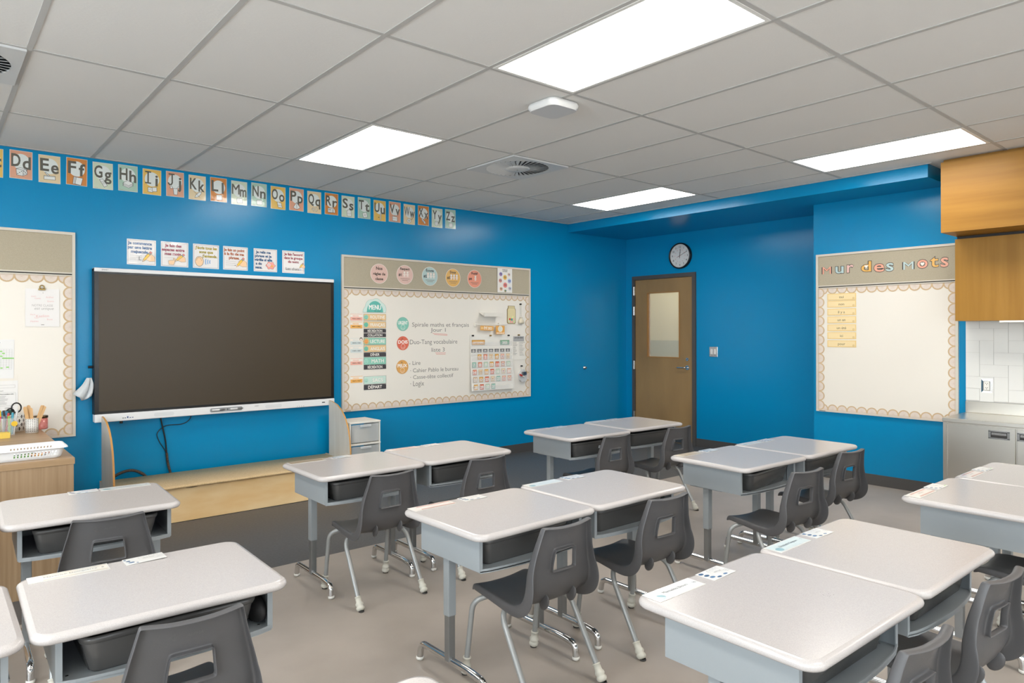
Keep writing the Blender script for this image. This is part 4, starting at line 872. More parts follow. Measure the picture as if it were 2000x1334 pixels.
CARDS=[('#3f78b0','blue',['Je commence','par une lettre','majuscule.'],'pencil'),('#b84f66','dark pink',['Je fais des','espaces entre','mes mots.'],'finger'),('#c9b21f','olive yellow',["J'écris tous les",'sons que',"j'entends."],'ear'),
 ('#c9662b','orange',['Je fais un point','à la fin de ma','phrase.'],'pencil'),('#3c6f9e','steel blue',['Je relis ma','phrase et je','vérifie si elle','a du','sens.'],'cloud'),('#b54c5c','crimson',["Je fais l'accord",'dans le groupe','du nom:'],'chat')]
xx=[1.24+.105,1.492+.10,1.741+.10,1.995+.10,2.250+.098,2.505+.108]
xx=[1.345,1.594,1.843,2.090,2.355,2.616]; 
for n,(c,nm,ls,kind) in enumerate(CARDS):
    pr=Print(.212,.204,'#e3dfdc',fm=G); pr.line([(-.098,-.094),(.098,-.094),(.098,.094),(-.098,.094)],.002,'#6e6864',closed=True)
    for q,t in enumerate(ls):
        h=.023; z=.072-q*.034; cx_=-.012 if n in (0,1,3) else (-.02 if n==4 else 0)
        if n==2 and q==2: cx_=.03
        if n==4 and q>2: cx_=-.062
        wd=min(.178,pr.twidth(t,h,.05)); pr.text(t,cx_,z,h=h,w=wd,color='#2f2b2a',bold=.05); pr.text(t,cx_,z,h=h,w=wd,color=c,bold=.015)
    if kind in('pencil','chat'):
        s=1 if kind=='pencil' else .6; px_,pz=(.03,-.045) if kind=='pencil' else (.07,-.035)
        fist(pr,px_+.03*s,pz+.008*s,s); pencil(pr,px_-.012*s,pz-.015*s,s,.9)
    if kind=='pencil':
        for v in (-.028,-.045,-.062): pr.line([(-.085,v),(-.0,v)],.0014,'#8a8784')
        if n==0: pr.line([(-.018,-.035),(-.018,-.062),(-.004,-.062)],.003,'#35312f')
        else: pr.ell(-.005,-.062,.004,.004,'#222222',8)
    if kind=='finger':
        fist(pr,.05,-.03,.9); pencil(pr,.015,-.045,.9,.7); pr.shape([(-.045,-.085),(-.05,-.055),(-.03,-.05),(-.012,-.05),(-.012,-.03),(-.002,-.03),(.0,-.06),(-.01,-.088)],'#efc79b'); pr.line([(-.08,-.03),(.0,-.03)],.0014,'#8a8784')
    if kind=='ear':
        pr.shape([(-.055+.033*math.cos(t*PI/8),-.045+.042*math.sin(t*PI/8)) for t in range(16)],'#efc79b',.003); pr.line([(-.058+.02*math.cos(t*PI/8),-.04+.026*math.sin(t*PI/8)) for t in range(9)],.002,'#4a4038')
        for q in range(3): pr.line([(.0+.017*q+.006*math.cos(PI+t),-.045+(.024-.005*q)*math.sin(PI+t)) for t in (-1.2,-.6,0,.6,1.2)],.006,'#5b9bd0')
    if kind=='cloud':
        pr.shape([(.045+(.040+.005*math.cos(6*t))*math.cos(t),-.045+(.032+.005*math.cos(6*t))*math.sin(t)) for t in [k*PI/18 for k in range(36)]],'#ef9d92'); pr.ell(.03,-.04,.014,.014,'#dfe3e0'); pr.ell(.03,-.04,.006,.006,'#e6807a'); pr.ell(.058,-.05,.010,.009,'#ecb24b')
    if kind=='chat':
        pr.text('Les chats',-.01,-.062,h=.026,color='#4a4644'); pr.text('s',.066,-.062,h=.026,color='#8fb7e0')
    o=pr.build('writing_rule_card',None,loc=(xx[n],YF-.0006,2.0755),rot=(0,random.uniform(-.006,.006),0)); tag(o,'white card with %s lettering and a %s picture above the screen'%(nm,{'pencil':'pencil hand','finger':'pointing finger','ear':'large ear','cloud':'pink cloud','chat':'tiny pencil'}[kind]),'card','writing rule cards above the screen')
# ---- interactive screen
e=empty('interactive_screen',(1.983,6.03,.742)); tag(e,'large dark interactive touch screen with white frame on the blue wall','screen')
M_sw=mat('white screen plastic','#dcdcdc',rough=.35); M_bz=mat('black bezel','#141313',rough=.25); M_gl=mat('screen glass','#382c18',rough=.40,spec=.55)  # glass base colour carries the brownish reflection of the room
w=.988
b=MB(); b.box(-w,0,.06,w,.09,1.18,mat('screen back','#1d1c1c',rough=.5)); b.build('housing',e)
b=MB(); b.box(-w,-.006,1.155,w,.07,1.185,M_sw,bev=.004); b.build('top_frame',e,)
b=MB(); b.box(-w,-.012,0,w,.07,.062,M_sw,bev=.006); b.build('bottom_bar',e)
b=MB(); b.box(-w+.002,-.003,.062,-w+.03,.0,1.155,M_bz); b.box(w-.03,-.003,.062,w-.002,.0,1.155,M_bz); b.box(-w+.03,-.003,.062,w-.03,.0,.082,M_bz); b.box(-w+.03,-.003,1.14,w-.03,.0,1.155,M_bz); b.build('bezel',e)
b=MB(); b.box(-w+.03,-.001,.082,w-.03,.002,1.14,M_gl); b.build('glass',e)
pr=Print(); pr.y=-.0125
pr.poly(rrect(.15,.028,.013,5,-.50,.030),'#cfd0d1'); pr.build('speaker_grille',e); pr=Print(); pr.y=-.0125; pr.poly(rrect(.15,.028,.013,5,.40,.030),'#cfd0d1'); pr.build('speaker_grille',e)
pr=Print(); pr.y=-.0125; pr.poly(rrect(.27,.034,.014,5,-.01,.032),'#8f9192'); pr.ell(.0,.032,.007,.009,'#55585a'); pr.build('pen_tray',e)
pr=Print(); pr.y=-.0125; pr.rect(.86,.026,.89,.036,'#3a3a3d'); pr.build('sensor_window',e); pr=Print(); pr.y=-.0125; pr.text('SMART',.25,.042,h=.009,color='#55565a'); pr.build('maker_mark',e); pr=Print(); pr.y=-.0125
for n,u in enumerate((-.80,-.785,-.768,-.75,-.733)): pr.rect(u,.020,u+.010,.026 if n!=2 else .034,'#2b4a7d' if n>1 else '#4a4a4a')
pr.build('port',e); pr=Print(); pr.y=-.0066; pr.text('SMART',-.915,1.171,h=.011,color='#5b5b5b'); pr.build('maker_mark',e)
b=MB(); b.box(.60,-.013,.02,.70,-.0122,.03,M_sw); 
for n in (.62,.64,.66,.68): b.cyl((n,-.0135,.012),.003,.001,M_steel,axis='y',seg=8)
b.build('buttons',e)
for n,(x,l_) in enumerate(((-.13,'left'),(.02,'right'))):
    s=empty('stylus',(1.983+x,6.0105,.775)); tag(s,'silver stylus in the %s slot of the screen tray'%l_,'stylus')
    b=MB(); b.tube([(0,0,0),(.06,0,0)],.0075,M_sw,seg=10); b.build('barrel',s); b=MB(); b.tube([(.06,0,0),(.095,0,0),(.112,0,0)],[.0072,.0068,.001],M_steel,seg=10); b.build('nib',s)
b=MB(); b.tube([(-w-.035,.04,.425),(-w+.002,.04,.425)],.010,M_bz,seg=8); b.build('side_hook',e)
b=MB(); b.cyl((-.80,.03,-.022),.012,.022,M_bz,seg=12); b.build('mount_peg',e)
# cloth hanging behind the left edge
b=MB(); v=[];f=[];NX,NZ=10,10
for j in range(NZ+1):
    t=j/NZ
    for i in range(NX+1):
        u=i/NX; ww=.035+.085*t; v.append((.982-ww*(1-u)+.01*math.sin(3*t),6.055+.018*math.sin(u*11+t*2)*(.4+t),1.085-.12*t-.05*math.sin(u*3.1)*t*(1 if u>.3 else .6)))
for j in range(NZ):
    for i in range(NX): a=j*(NX+1)+i; f.append((a,a+1,a+NX+2,a+NX+1))
b.add(v,f,mat('white microfibre','#c9cdcf',rough=.95,bump=.3,bscale=200),True); o=b.build('cleaning_cloth'); md=o.modifiers.new('t','SOLIDIFY'); md.thickness=.006; tag(o,'white cleaning cloth hanging behind the left edge of the screen','cloth')
# cables
M_cb=mat('black cable','#171615',rough=.5); M_braid=mat('braided sleeve','#2b2520',rough=.7,color2='#5a4a3c',vscale=120)
b=MB(); b.tube(spline([(1.475,6.10,.76),(1.485,6.11,.70),(1.515,6.115,.55),(1.525,6.115,.44)]),.006,M_cb,seg=8); b.tube(spline([(1.525,6.115,.44),(1.535,6.112,.35),(1.552,6.10,.27)]),.010,M_braid,seg=8); tag(b.build('power_cable'),'black cable hanging straight down behind the low bench','cable')
b=MB(); b.tube(spline([(1.715,6.09,.76),(1.70,6.11,.70),(1.64,6.115,.668),(1.52,6.115,.665),(1.455,6.115,.61),(1.47,6.115,.54),(1.515,6.12,.46),(1.528,6.118,.40)]),.0035,M_cb,seg=6); tag(b.build('thin_cable'),'thin black cable looping under the screen','cable')
b=MB(); b.tube(spline([(1.10,6.10,.27),(1.17,6.10,.318),(1.26,6.10,.336),(1.34,6.10,.30),(1.38,6.10,.25)]),.011,M_braid,seg=10); tag(b.build('braided_cable'),'thick braided black cable arching behind the bench','cable')
# ---- wall stop knob, clock, switches
e=empty('door_stop',(6.507,YF,.963)); tag(e,'small round chrome door stop on the blue wall','door stop')
b=MB(); b.lathe([(.024,0),(.024,.008),(.016,.012),(.016,.028),(.001,.03)],M_ch,seg=18,X=Matrix.Rotation(PI/2,4,'X')); b.build('wall_plate',e); b=MB(); b.lathe([(.013,.028),(.013,.036),(.001,.038)],mat('rubber bumper','#6b6964',rough=.8),seg=14,X=Matrix.Rotation(PI/2,4,'X')); b.build('bumper',e)
e=empty('wall_clock',(XD,5.235,2.382),-PI/2); tag(e,'round white faced wall clock with black rim above the door','clock')
b=MB(); b.lathe([(.160,0),(.163,.01),(.163,.040),(.156,.050),(.148,.046),(.147,.030)],mat('clock rim','#151413',rough=.35),seg=48,X=Matrix.Rotation(PI/2,4,'X')); b.build('rim',e)
pr=Print(); pr.solid([(.148*math.cos(2*PI*k/48),.148*math.sin(2*PI*k/48)) for k in range(48)],'#d6d5d2',.030); pr.y=-.0302
for k in range(1,13):
    a=PI/2-2*PI*k/12; pr.y=-.0302; pr.text(str(k),.112*math.cos(a),.112*math.sin(a),h=.026,color='#2e2c2b',bold=.01); pr.text(str(k+12),.078*math.cos(a),.078*math.sin(a),h=.012,color='#c4504a')
for k in range(60):
    a=2*PI*k/60; pr.y=-.0304; pr.line([(.132*math.cos(a),.132*math.sin(a)),(.137*math.cos(a),.137*math.sin(a))],.0025 if k%5==0 else .0012,'#2e2c2b',up=False)
pr.text('Primex',0,.04,h=.008,color='#5b5b5b'); pr.build('dial',e)
def handp(nm,l,wd,a,c,back=.03,y_=-.034):
    pr=Print(); pr.y=y_; u,v=math.cos(a),math.sin(a); pr.line([(-back*u,-back*v),(l*u,l*v)],wd,c); pr.build(nm,e)
handp('hour_hand',.082,.006,PI/2-2*PI*(12.17/12),'#1c1b1b',y_=-.033); handp('minute_hand',.115,.005,PI/2-2*PI*11/60,'#1c1b1b',y_=-.0345); handp('second_hand',.05,.0025,PI/2-2*PI*41/60,'#a32b28',y_=-.036)
e=empty('light_switch',(XD,4.770,1.178),-PI/2); tag(e,'steel double light switch plate on the recessed blue wall','light switch')
b=MB(); b.box(-.058,-.006,-.062,.058,0,.062,M_ch,bev=.003); b.build('cover_plate',e)
for x in (-.023,.023): b=MB(); b.box(x-.016,-.012,-.034,x+.016,-.005,.034,mat('switch white','#dddad3',rough=.35),bev=.003); b.build('rocker',e)
b=MB(); b.box(-.028,-.0125,-.04,-.018,-.006,-.034,M_dark); b.box(.018,-.0125,-.04,.028,-.006,-.034,M_dark); b.build('indicator',e)
# ================================================================== BENCH, DRAWERS, KITCHEN CORNER, OAK CABINET
M_ply=mat('birch plywood','#f6d8a6',rough=.4,color2='#efc98f',vscale=3.2,stretch=(1,1,3.5),noise_detail=6,coat=.2,crough=.25)
M_edge=mat('plywood edge','#c9934d',rough=.5); M_carp=mat('beige carpet','#e4c9a0',rough=.95,color2='#d3b585',vscale=180,bump=.5,bscale=260)
e=empty('low_bench',(1.98,5.75,0)); tag(e,'long low birch plywood bench with beige carpet top under the screen','bench')
X0,X1=1.045-1.98,2.915-1.98
b=MB(); b.box(X0,-.20,.004,X1,-.185,.262,M_ply); b.build('front_panel',e)
b=MB(); b.box(X0,-.199,0,X1,-.186,.004,M_dark); b.box(X0,.31,0,X1,.325,.255,M_ply); b.build('base_panel',e)
b=MB(); n=10; prof=[(.335,.258),(.335,.280)]+[(-.215+.0-.016*math.sin(PI*k/8)+0, .269+.011*math.cos(PI*k/8)) for k in range(9)]
v=[(x,yy,zz) for x in (X0,X1) for yy,zz in prof]; m=len(prof)
b.add(v,[tuple(range(m)),tuple(range(m,2*m))[::-1]],M_carp); b.add(v,[(k,m+k,m+(k+1)%m,(k+1)%m) for k in range(m)],M_carp,True); b.build('carpet_top',e)
b=MB(); b.poly=None; pts=[(1.66+(.06*math.cos(PI+PI*k/10))-.10-1.98+.0, .262-.012*math.sin(PI*k/10)) for k in range(11)]
slab(b,[(x,z) for x,z in pts],.2005,.202,M_dark,X=Matrix.Rotation(PI/2,4,'X')); b.build('finger_notch',e)
for x in (1.045,2.915):
    b=MB(); o=[(-.16,.0),(.27,.0),(.27,.79)]; c=[(.27,.79),(.20,.785),(.11,.765),(.02,.715),(-.05,.64),(-.10,.55),(-.13,.46),(-.15,.36),(-.16,.28)]
    o=[(-.16,0),(.335,0),(.335,.285),(.258,.285)]+[(.258,.79),(.20,.784),(.10,.762),(.01,.715),(-.06,.65),(-.11,.57),(-.14,.48),(-.155,.39),(-.16,.30)]
    X=Matrix(((0,0,1,x-1.98),(1,0,0,0),(0,1,0,0),(0,0,0,1)))
    n=len(o); t=.0065
    v=[X@Vector((p[0],p[1],-t)) for p in o]+[X@Vector((p[0],p[1],t)) for p in o]
    b.add(v,[tuple(range(n))[::-1],tuple(range(n,2*n))],mat('laminated panel','#d9d2c6',rough=.4,color2='#cfc7b9',vscale=3,stretch=(1,8,.6))); b.add(v,[(k,(k+1)%n,n+(k+1)%n,n+k) for k in range(n)],M_edge); b.build('end_panel',e)
# clear plastic drawer tower
M_cp=mat('frosted plastic','#d9dbd9',rough=.25,alpha=.38); M_wp=mat('white plastic frame','#e6e2d8',rough=.35)
e=empty('plastic_drawer_tower',(3.095,5.80,0)); tag(e,'white and clear plastic drawer tower between the bench and the menu board','drawer unit')
w,dp=.150,.145
for k in range(3):
    z=.015+k*.199
    b=MB(); 
    for sx in(-1,1):
        b.box(sx*w-.006,-dp,z,sx*w+.006,dp,z+.185,M_wp)
    b.box(-w,-dp,z+.180,w,dp,z+.197,M_wp,bev=.003); b.box(-w-.008,-dp-.006,z+.186,w+.008,dp+.001,z+.1985,M_wp,bev=.003)
    f=b.build('frame',e)
    b=MB(); b.box(-w+.012,-dp-.002,z+.012,w-.012,-dp+.002,z+.172,M_cp); b.box(-w+.012,-dp+.004,z+.008,w-.012,dp-.01,z+.012,M_cp); b.box(-w+.010,-dp+.004,z+.012,-w+.013,dp-.01,z+.165,M_cp); b.box(w-.013,-dp+.004,z+.012,w-.010,dp-.01,z+.165,M_cp); d=b.build('drawer',e)
    b=MB(); b.box(-.055,-dp-.016,z+.148,.055,-dp-.002,z+.170,mat('clear handle','#d9dcdc',rough=.15,alpha=.6),bev=.003); b.build('handle',d)
b=MB(); b.box(-w-.006,-dp,0,w+.006,dp,.015,M_wp); b.build('base',e)
for x,y_,z,sx,sy,sz,c,l in ((3.13,5.78,.424,.05,.04,.10,'#d9cfbe','small beige box seen through the upper clear drawer'),(3.04,5.76,.424,.03,.05,.13,'#e9e4da','white folded sheet seen through the upper clear drawer'),(3.12,5.79,.228,.012,.05,.12,'#c7b39a','tan stick like packet seen through the lower clear drawer')):
    b=MB(); b.box(-sx,-sy,0,sx,sy,sz,P(c),bev=.003); tag(b.build('stored_box',None,loc=(x,y_,z)),l,'box')
# ---- steel base cabinets with counter
M_ss=mat('stainless steel','#cfcbc2',rough=.30,metal=1,bump=.02,bscale=30,bstretch=(1,1,40)); M_ssd=mat('stainless dark seam','#2c2a28',rough=.5)
YE=-1.1
e=empty('steel_base_cabinet',(6.45,1.945,0)); tag(e,'stainless steel base cabinet with recessed pulls under the counter at the right edge','cabinet')
b=MB(); b.box(-.243,YE-1.945,.10,.285,-.001,.712,M_ss); b.box(-.19,YE-1.945,0,.285,-.02,.10,M_ssd); b.build('carcass',e)
b=MB(); b.box(-.262,-.028,.10,-.243,0,.712,M_ss); b.build('corner_stile',e)
yy=-.031; n=0
while 1.945+yy>YE+.4:
    a,c=yy-.442,yy
    b=MB(); b.box(-.262,a,.115,-.244,c,.700,M_ss,bev=.002); d=b.build('door',e)
    hy=(a+.10) if n%2==0 else (c-.07)
    b=MB(); x=-.2625; hw_,hh=.060,.026; zc=.644
    b.box(x-.004,hy-hw_-.008,zc-hh-.006,x,hy+hw_+.008,zc-hh+.004,M_ch); b.box(x-.004,hy-hw_-.008,zc+hh-.004,x,hy+hw_+.008,zc+hh+.006,M_ch); b.box(x-.004,hy-hw_-.008,zc-hh,x,hy-hw_+.008,zc+hh,M_ch); b.box(x-.004,hy+hw_-.008,zc-hh,x,hy+hw_+.008,zc+hh,M_ch)
    b.box(x-.001,hy-hw_,zc-hh,x-.0005,hy+hw_,zc+hh,M_ssd); b.box(x-.007,hy-hw_+.012,zc-.002,x-.002,hy+hw_-.012,zc+.016,M_ch,bev=.002); b.build('recessed_pull',d)
    if n==0:
        b=MB()
        for k in range(30): b.cyl((-.264,.0015+c,.115+k*.0195),.004,.016,M_ss,seg=8)
        b.build('piano_hinge',d)
    yy=a-.010; n+=1
e=empty('steel_countertop',(6.45,1.945,.712)); tag(e,'stainless steel countertop with upstand against the white tiles','countertop')
b=MB(); b.box(-.283,YE-1.945,0,.29,0,.033,M_ss,bev=.004); b.build('top',e)
b=MB(); b.box(.268,YE-1.945,.033,.289,0,.127,M_ss,bev=.003); b.build('upstand',e)
# tiled splashback, 2:1 tiles in a herringbone
M_tl=mat('white glazed tile','#e0e0dc',rough=.08,bump=.06,bscale=9); M_gr=mat('tile grout','#cbc9c4',rough=.8)
b=MB(); zt0,zt1=.84,1.512; b.box(XR-.006,YE,zt0,XR,1.945,zt1,M_gr); u=.1; g=.0012
for j in range(-6,3):
    for i in range(-2,32):
        k=(i-j)%4
        if k==0: i0,i1,j0,j1=i,i+2,j,j+1
        elif k==3: i0,i1,j0,j1=i,i+1,j,j+2
        else: continue
        y1_=min(1.945-i0*u,1.945)-g; y0_=max(1.945-i1*u,YE)+g; z0_=max(1.348+j0*u,zt0)+g; z1_=min(1.348+j1*u,zt1)-g
        if y1_-y0_<.01 or z1_-z0_<.01: continue
        b.box(XR-.0105,y0_,z0_,XR-.005,y1_,z1_,M_tl)
o=b.build('tile_splashback'); o['kind']='structure'
e=empty('wall_outlet',(XR-.0105,1.793,.974),-PI/2); tag(e,'steel framed double power outlet on the white tiles','outlet')
b=MB()
b.add([(-.040,0,-.058),(.040,0,-.058),(.040,0,.058),(-.040,0,.058),(-.026,-.009,-.042),(.026,-.009,-.042),(.026,-.009,.042),(-.026,-.009,.042)],[(0,1,5,4),(1,2,6,5),(2,3,7,6),(3,0,4,7)],M_ch); b.build('cover_plate',e)
b=MB(); b.box(-.019,-.011,-.036,.019,-.002,.036,mat('outlet white','#e6e3dc',rough=.35),bev=.002); b.build('receptacle',e)
pr=Print(); pr.y=-.0112
for z in (.018,-.018):
    for u_,v_ in ((-.006,.003),(.006,.003),(0,-.007)): pr.rect(u_-.0018,z+v_-.004,u_+.0018,z+v_+.004,'#3a3532',False)
pr.build('slots',e)
# ---- wooden upper cabinets
M_oak=mat('honey oak veneer','#a4782f',rough=.42,color2='#94691f',vscale=2.2,stretch=(6,6,.35),noise_detail=9,bump=.02,bscale=40,bstretch=(8,8,.5),spec=.3)
M_oakh=mat('honey oak veneer horizontal','#9c702b',rough=.42,color2='#8b611f',vscale=2.2,stretch=(6,.35,6),noise_detail=9,spec=.3)
e=empty('upper_cabinet',(6.6,1.945,1.51)); tag(e,'honey coloured wooden wall cabinet hanging above the tiles','cabinet')
b=MB(); b.box(-.110,YE-1.945,.0,.134,0,.668,M_oak); b.build('carcass',e)
yy=0; k=0
while 1.945+yy>YE+.05:
    w_=.92 if k==0 else .445; b=MB(); b.box(-.130,yy-w_+.002,.0,-.111,yy-.001,.668,M_oak); b.build('door',e); yy-=w_; k+=1
e=empty('under_cabinet_light',(6.50,1.40,1.51)); tag(e,'thin white light strip under the wooden wall cabinet','light strip')
b=MB(); b.box(-.03,-.8,-.014,.05,.24,-.0005,mat('strip white','#e9e7e1',rough=.4)); b.build('housing',e)
e=empty('ceiling_cabinet',(6.45,1.945,2.203)); tag(e,'deep honey coloured wooden cabinet reaching up to the ceiling above the wall cabinet','cabinet')
b=MB(); b.box(-.278,YE-1.945,0,.289,0,.554,M_oakh); b.box(-.25,YE-1.945,.554,.289,-.004,.580,M_oakh); b.build('carcass',e)
yy=0
while 1.945+yy>YE+.3:
    b=MB(); b.box(-.300,yy-.90+.002,-.0,-.279,yy-0,.554,M_oakh); b.build('door',e); yy-=.90
b=MB(); b.box(.06,YE-1.945,-.020,.285,-.004,-.0005,M_dark); b.build('shadow_gap',e)  # dark slab painting the shade between the two wooden cabinets
# ---- oak cabinet at the left with its clutter
M_ok=mat('light oak laminate','#a08566',rough=.45,color2='#8d7253',vscale=3,stretch=(14,14,.5),noise_detail=8)
M_okt=mat('light oak laminate top','#a88b69',rough=.38,color2='#977a58',vscale=3,stretch=(.6,12,12),noise_detail=8)
e=empty('oak_cabinet',(-.1,5.3,0)); tag(e,'light oak cabinet at the left edge under the left whiteboard','cabinet')
b=MB(); b.box(-.74,-.812,0,.74,.785,.700,M_ok); b.build('body',e)
b=MB(); b.box(-.745,-.818,.7005,.745,.79,.735,M_okt,bev=.001); b.build('top',e)
TZ=.7352
# perforated white basket
M_bk=mat('white basket plastic','#e4e5e6',rough=.35)
e=empty('plastic_basket',(.335,4.645,TZ)); tag(e,'long white perforated plastic basket on the front of the oak cabinet','basket')
b=MB(); L,D_,H=.56,.23,.062
def rr(s,z,ins): return [(x,y_,z) for x,y_ in rrect(L-2*ins,D_-2*ins,.03,5)]
rings=[rr(0,.0,.028),rr(0,.004,.024),rr(0,.014,.020),None,rr(0,H,.006),rr(0,H+.002,-.004),rr(0,H-.006,-.006)]
# walls: bottom tray, solid band, pierced band made of bars, rim
base_=[rings[0],rings[1],rings[2]]; n=len(base_[0]); v=[p for r in base_ for p in r]
b.add(v,[(j*n+k,j*n+(k+1)%n,(j+1)*n+(k+1)%n,(j+1)*n+k) for j in range(2) for k in range(n)],M_bk,True); b.add(base_[0],[tuple(range(n))[::-1]],M_bk); b.add([(x,y_,z+.0015) for x,y_,z in rings[1]],[tuple(range(n))],M_bk); b.build('tray_base',e)
b=MB(); top=[rr(0,.046,.0115),rr(0,H,.006),rr(0,H+.002,-.004),rr(0,H-.006,-.007)]; v=[p for r in top for p in r]
b.add(v,[(j*n+k,j*n+(k+1)%n,(j+1)*n+(k+1)%n,(j+1)*n+k) for j in range(3) for k in range(n)],M_bk,True); b.build('rim',e)
b=MB()
def side(p0,p1,q0,q1,cnt,holes):
    # p: bottom edge, q: top edge
    for k in range(cnt):
        t0,t1=k/cnt,(k+1)/cnt
        hole=holes(k); a=Vector(p0).lerp(Vector(p1),t0); c=Vector(p0).lerp(Vector(p1),t1); d=Vector(q0).lerp(Vector(q1),t1); f=Vector(q0).lerp(Vector(q1),t0)
        if not hole: b.add([a,c,d,f],[(0,1,2,3)],M_bk); continue
        m=.28; r0,r1,r2=.12,.46,.56
        def pt(s,t): return (a.lerp(c,s)).lerp(f.lerp(d,s),t)
        for s0,s1,u0,u1 in ((0,m,0,1),(1-m,1,0,1),(m,1-m,0,.10),(m,1-m,.44,.54),(m,1-m,.90,1)): b.add([pt(s0,u0),pt(s1,u0),pt(s1,u1),pt(s0,u1)],[(0,1,2,3)],M_bk)
i0,i1=.020,.0115
for sy in(-1,1): side((-L/2+.03+i0,sy*(D_/2-i0),.014),(L/2-.03-i0,sy*(D_/2-i0),.014),(-L/2+.03+i1,sy*(D_/2-i1),.046),(L/2-.03-i1,sy*(D_/2-i1),.046),30,lambda k:k not in(13,14,15,16))
for sx in(-1,1): side((sx*(L/2-i0),-D_/2+.03+i0,.014),(sx*(L/2-i0),D_/2-.03-i0,.014),(sx*(L/2-i1),-D_/2+.03+i1,.046),(sx*(L/2-i1),D_/2-.03-i1,.046),8,lambda k:False)
for sx in(-1,1):
    for sy in(-1,1):
        N=6
        for k in range(N):
            a0,a1=PI/2*k/N,PI/2*(k+1)/N; P0=lambda a,i,z:(sx*(L/2-i-.03+.03*math.cos(a)),sy*(D_/2-i-.03+.03*math.sin(a)),z); b.add([P0(a0,i0,.014),P0(a1,i0,.014),P0(a1,i1,.046),P0(a0,i1,.046)],[(0,1,2,3)],M_bk)
b.build('pierced_walls',e)
for n,(c,nm) in enumerate((('#5d9a3c','green'),('#dc9a2c','orange'),('#8a4c28','brown'),('#3b6b3a','dark green'))):
    b=MB(); b.tube([(-.05,0,.006),(.05,0,.006)],.006,mat('pen '+nm,c,rough=.35),seg=8); b.tube([(.05,0,.006),(.062,0,.006)],[.005,.001],M_dark,seg=8); tag(b.build('felt_pen',None,loc=((.40,.47,.50,.43)[n],4.645+.02*n-.02,TZ+.0065),rot=(0,0,.12*n)),'%s felt pen lying in the white basket'%nm,'pen')
b=MB(); b.box(-.010,-.007,0,.010,.007,.012,mat('red plastic','#a81c16',rough=.4),bev=.003); tag(b.build('red_sharpener',None,loc=(2.128,.905,.5165),rot=(0,0,.4)),'small red object beside the tub in the ink specked foreground desk','sharpener')
b=MB(); bm=bmesh.new(); bmesh.ops.create_uvsphere(bm,u_segments=18,v_segments=12,radius=1)
for v_ in bm.verts: v_.co=Vector((v_.co.x*.028,v_.co.y*.09,.0455+v_.co.z*.045))
b.bm(bm,mat('black pouch','#1b1a1a',rough=.7),True); tag(b.build('pencil_pouch',None,loc=(.803,2.20,.5165)),'black pouch lying right of the tub in the large lower left desk','pouch')
# white lattice cup with wooden sticks
def cup(x,y_,r,h,name,label,m,pattern=None):
    e=empty(name,(x,y_,TZ)); tag(e,label,'pencil cup')
    b=MB(); b.lathe([(.001,.003),(r-.002,.003),(r-.002,h),(r,h+.001),(r,0),(.001,0)],m,seg=32); b.build('cup_body',e)
    return e
M_wc=mat('white enamel cup','#e6e3dd',rough=.4); M_hole=mat('cup hole','#3b3029',rough=.9)
e=cup(.578,5.80,.0385,.098,'lattice_cup','white cup with a slanted lattice pattern holding wooden sticks',M_wc)
b=MB()
for r_ in range(8):
    for k in range(20):
        a=2*PI*k/20; z=.010+r_*.0115; s_=1 if k%2 else -1
        R=.0388; q=[(a-.09,z-.003*s_),(a+.09,z+.003*s_),(a+.09,z+.003*s_+.004),(a-.09,z-.003*s_+.004)]
        b.add([(R*math.cos(t),R*math.sin(t),zz) for t,zz in q],[(0,1,2,3)],M_hole)
b.build('slanted_slots',e)
M_st=mat('popsicle wood','#d6ae7c',rough=.6,color2='#c79c68',vscale=6,stretch=(20,20,1))
for n,(dx,dy,lx,ly,l,nm) in enumerate(((-.012,.0,-.30,.1,.185,'leftmost wide wooden stick in the lattice cup'),(-.002,.010,-.16,.05,.19,'second wide wooden stick in the lattice cup'),(.004,-.006,-.10,-.05,.17,'nearest wide wooden stick in the lattice cup'),(.010,.004,.44,.05,.19,'left stick of the bundle leaning right in the lattice cup'),(.014,.0,.50,.0,.19,'middle stick of the bundle leaning right in the lattice cup'),(.018,-.006,.56,.02,.185,'right stick of the bundle leaning right in the lattice cup'))):
    w_=.011 if n<3 else .008; o=[(-w_,0),(w_,0),(w_,l-w_),(w_*.7,l-w_*.3),(0,l),(-w_*.7,l-w_*.3),(-w_,l-w_)]
    b=MB(); slab(b,o,-.001,.001,M_st,X=Matrix.Rotation(PI/2,4,'X')); q=b.build('wooden_stick',None,loc=(.578+dx*.8,5.80+dy,TZ+.004),rot=(ly,lx*.62,0)); tag(q,nm,'wooden stick','wooden sticks in the lattice cup')
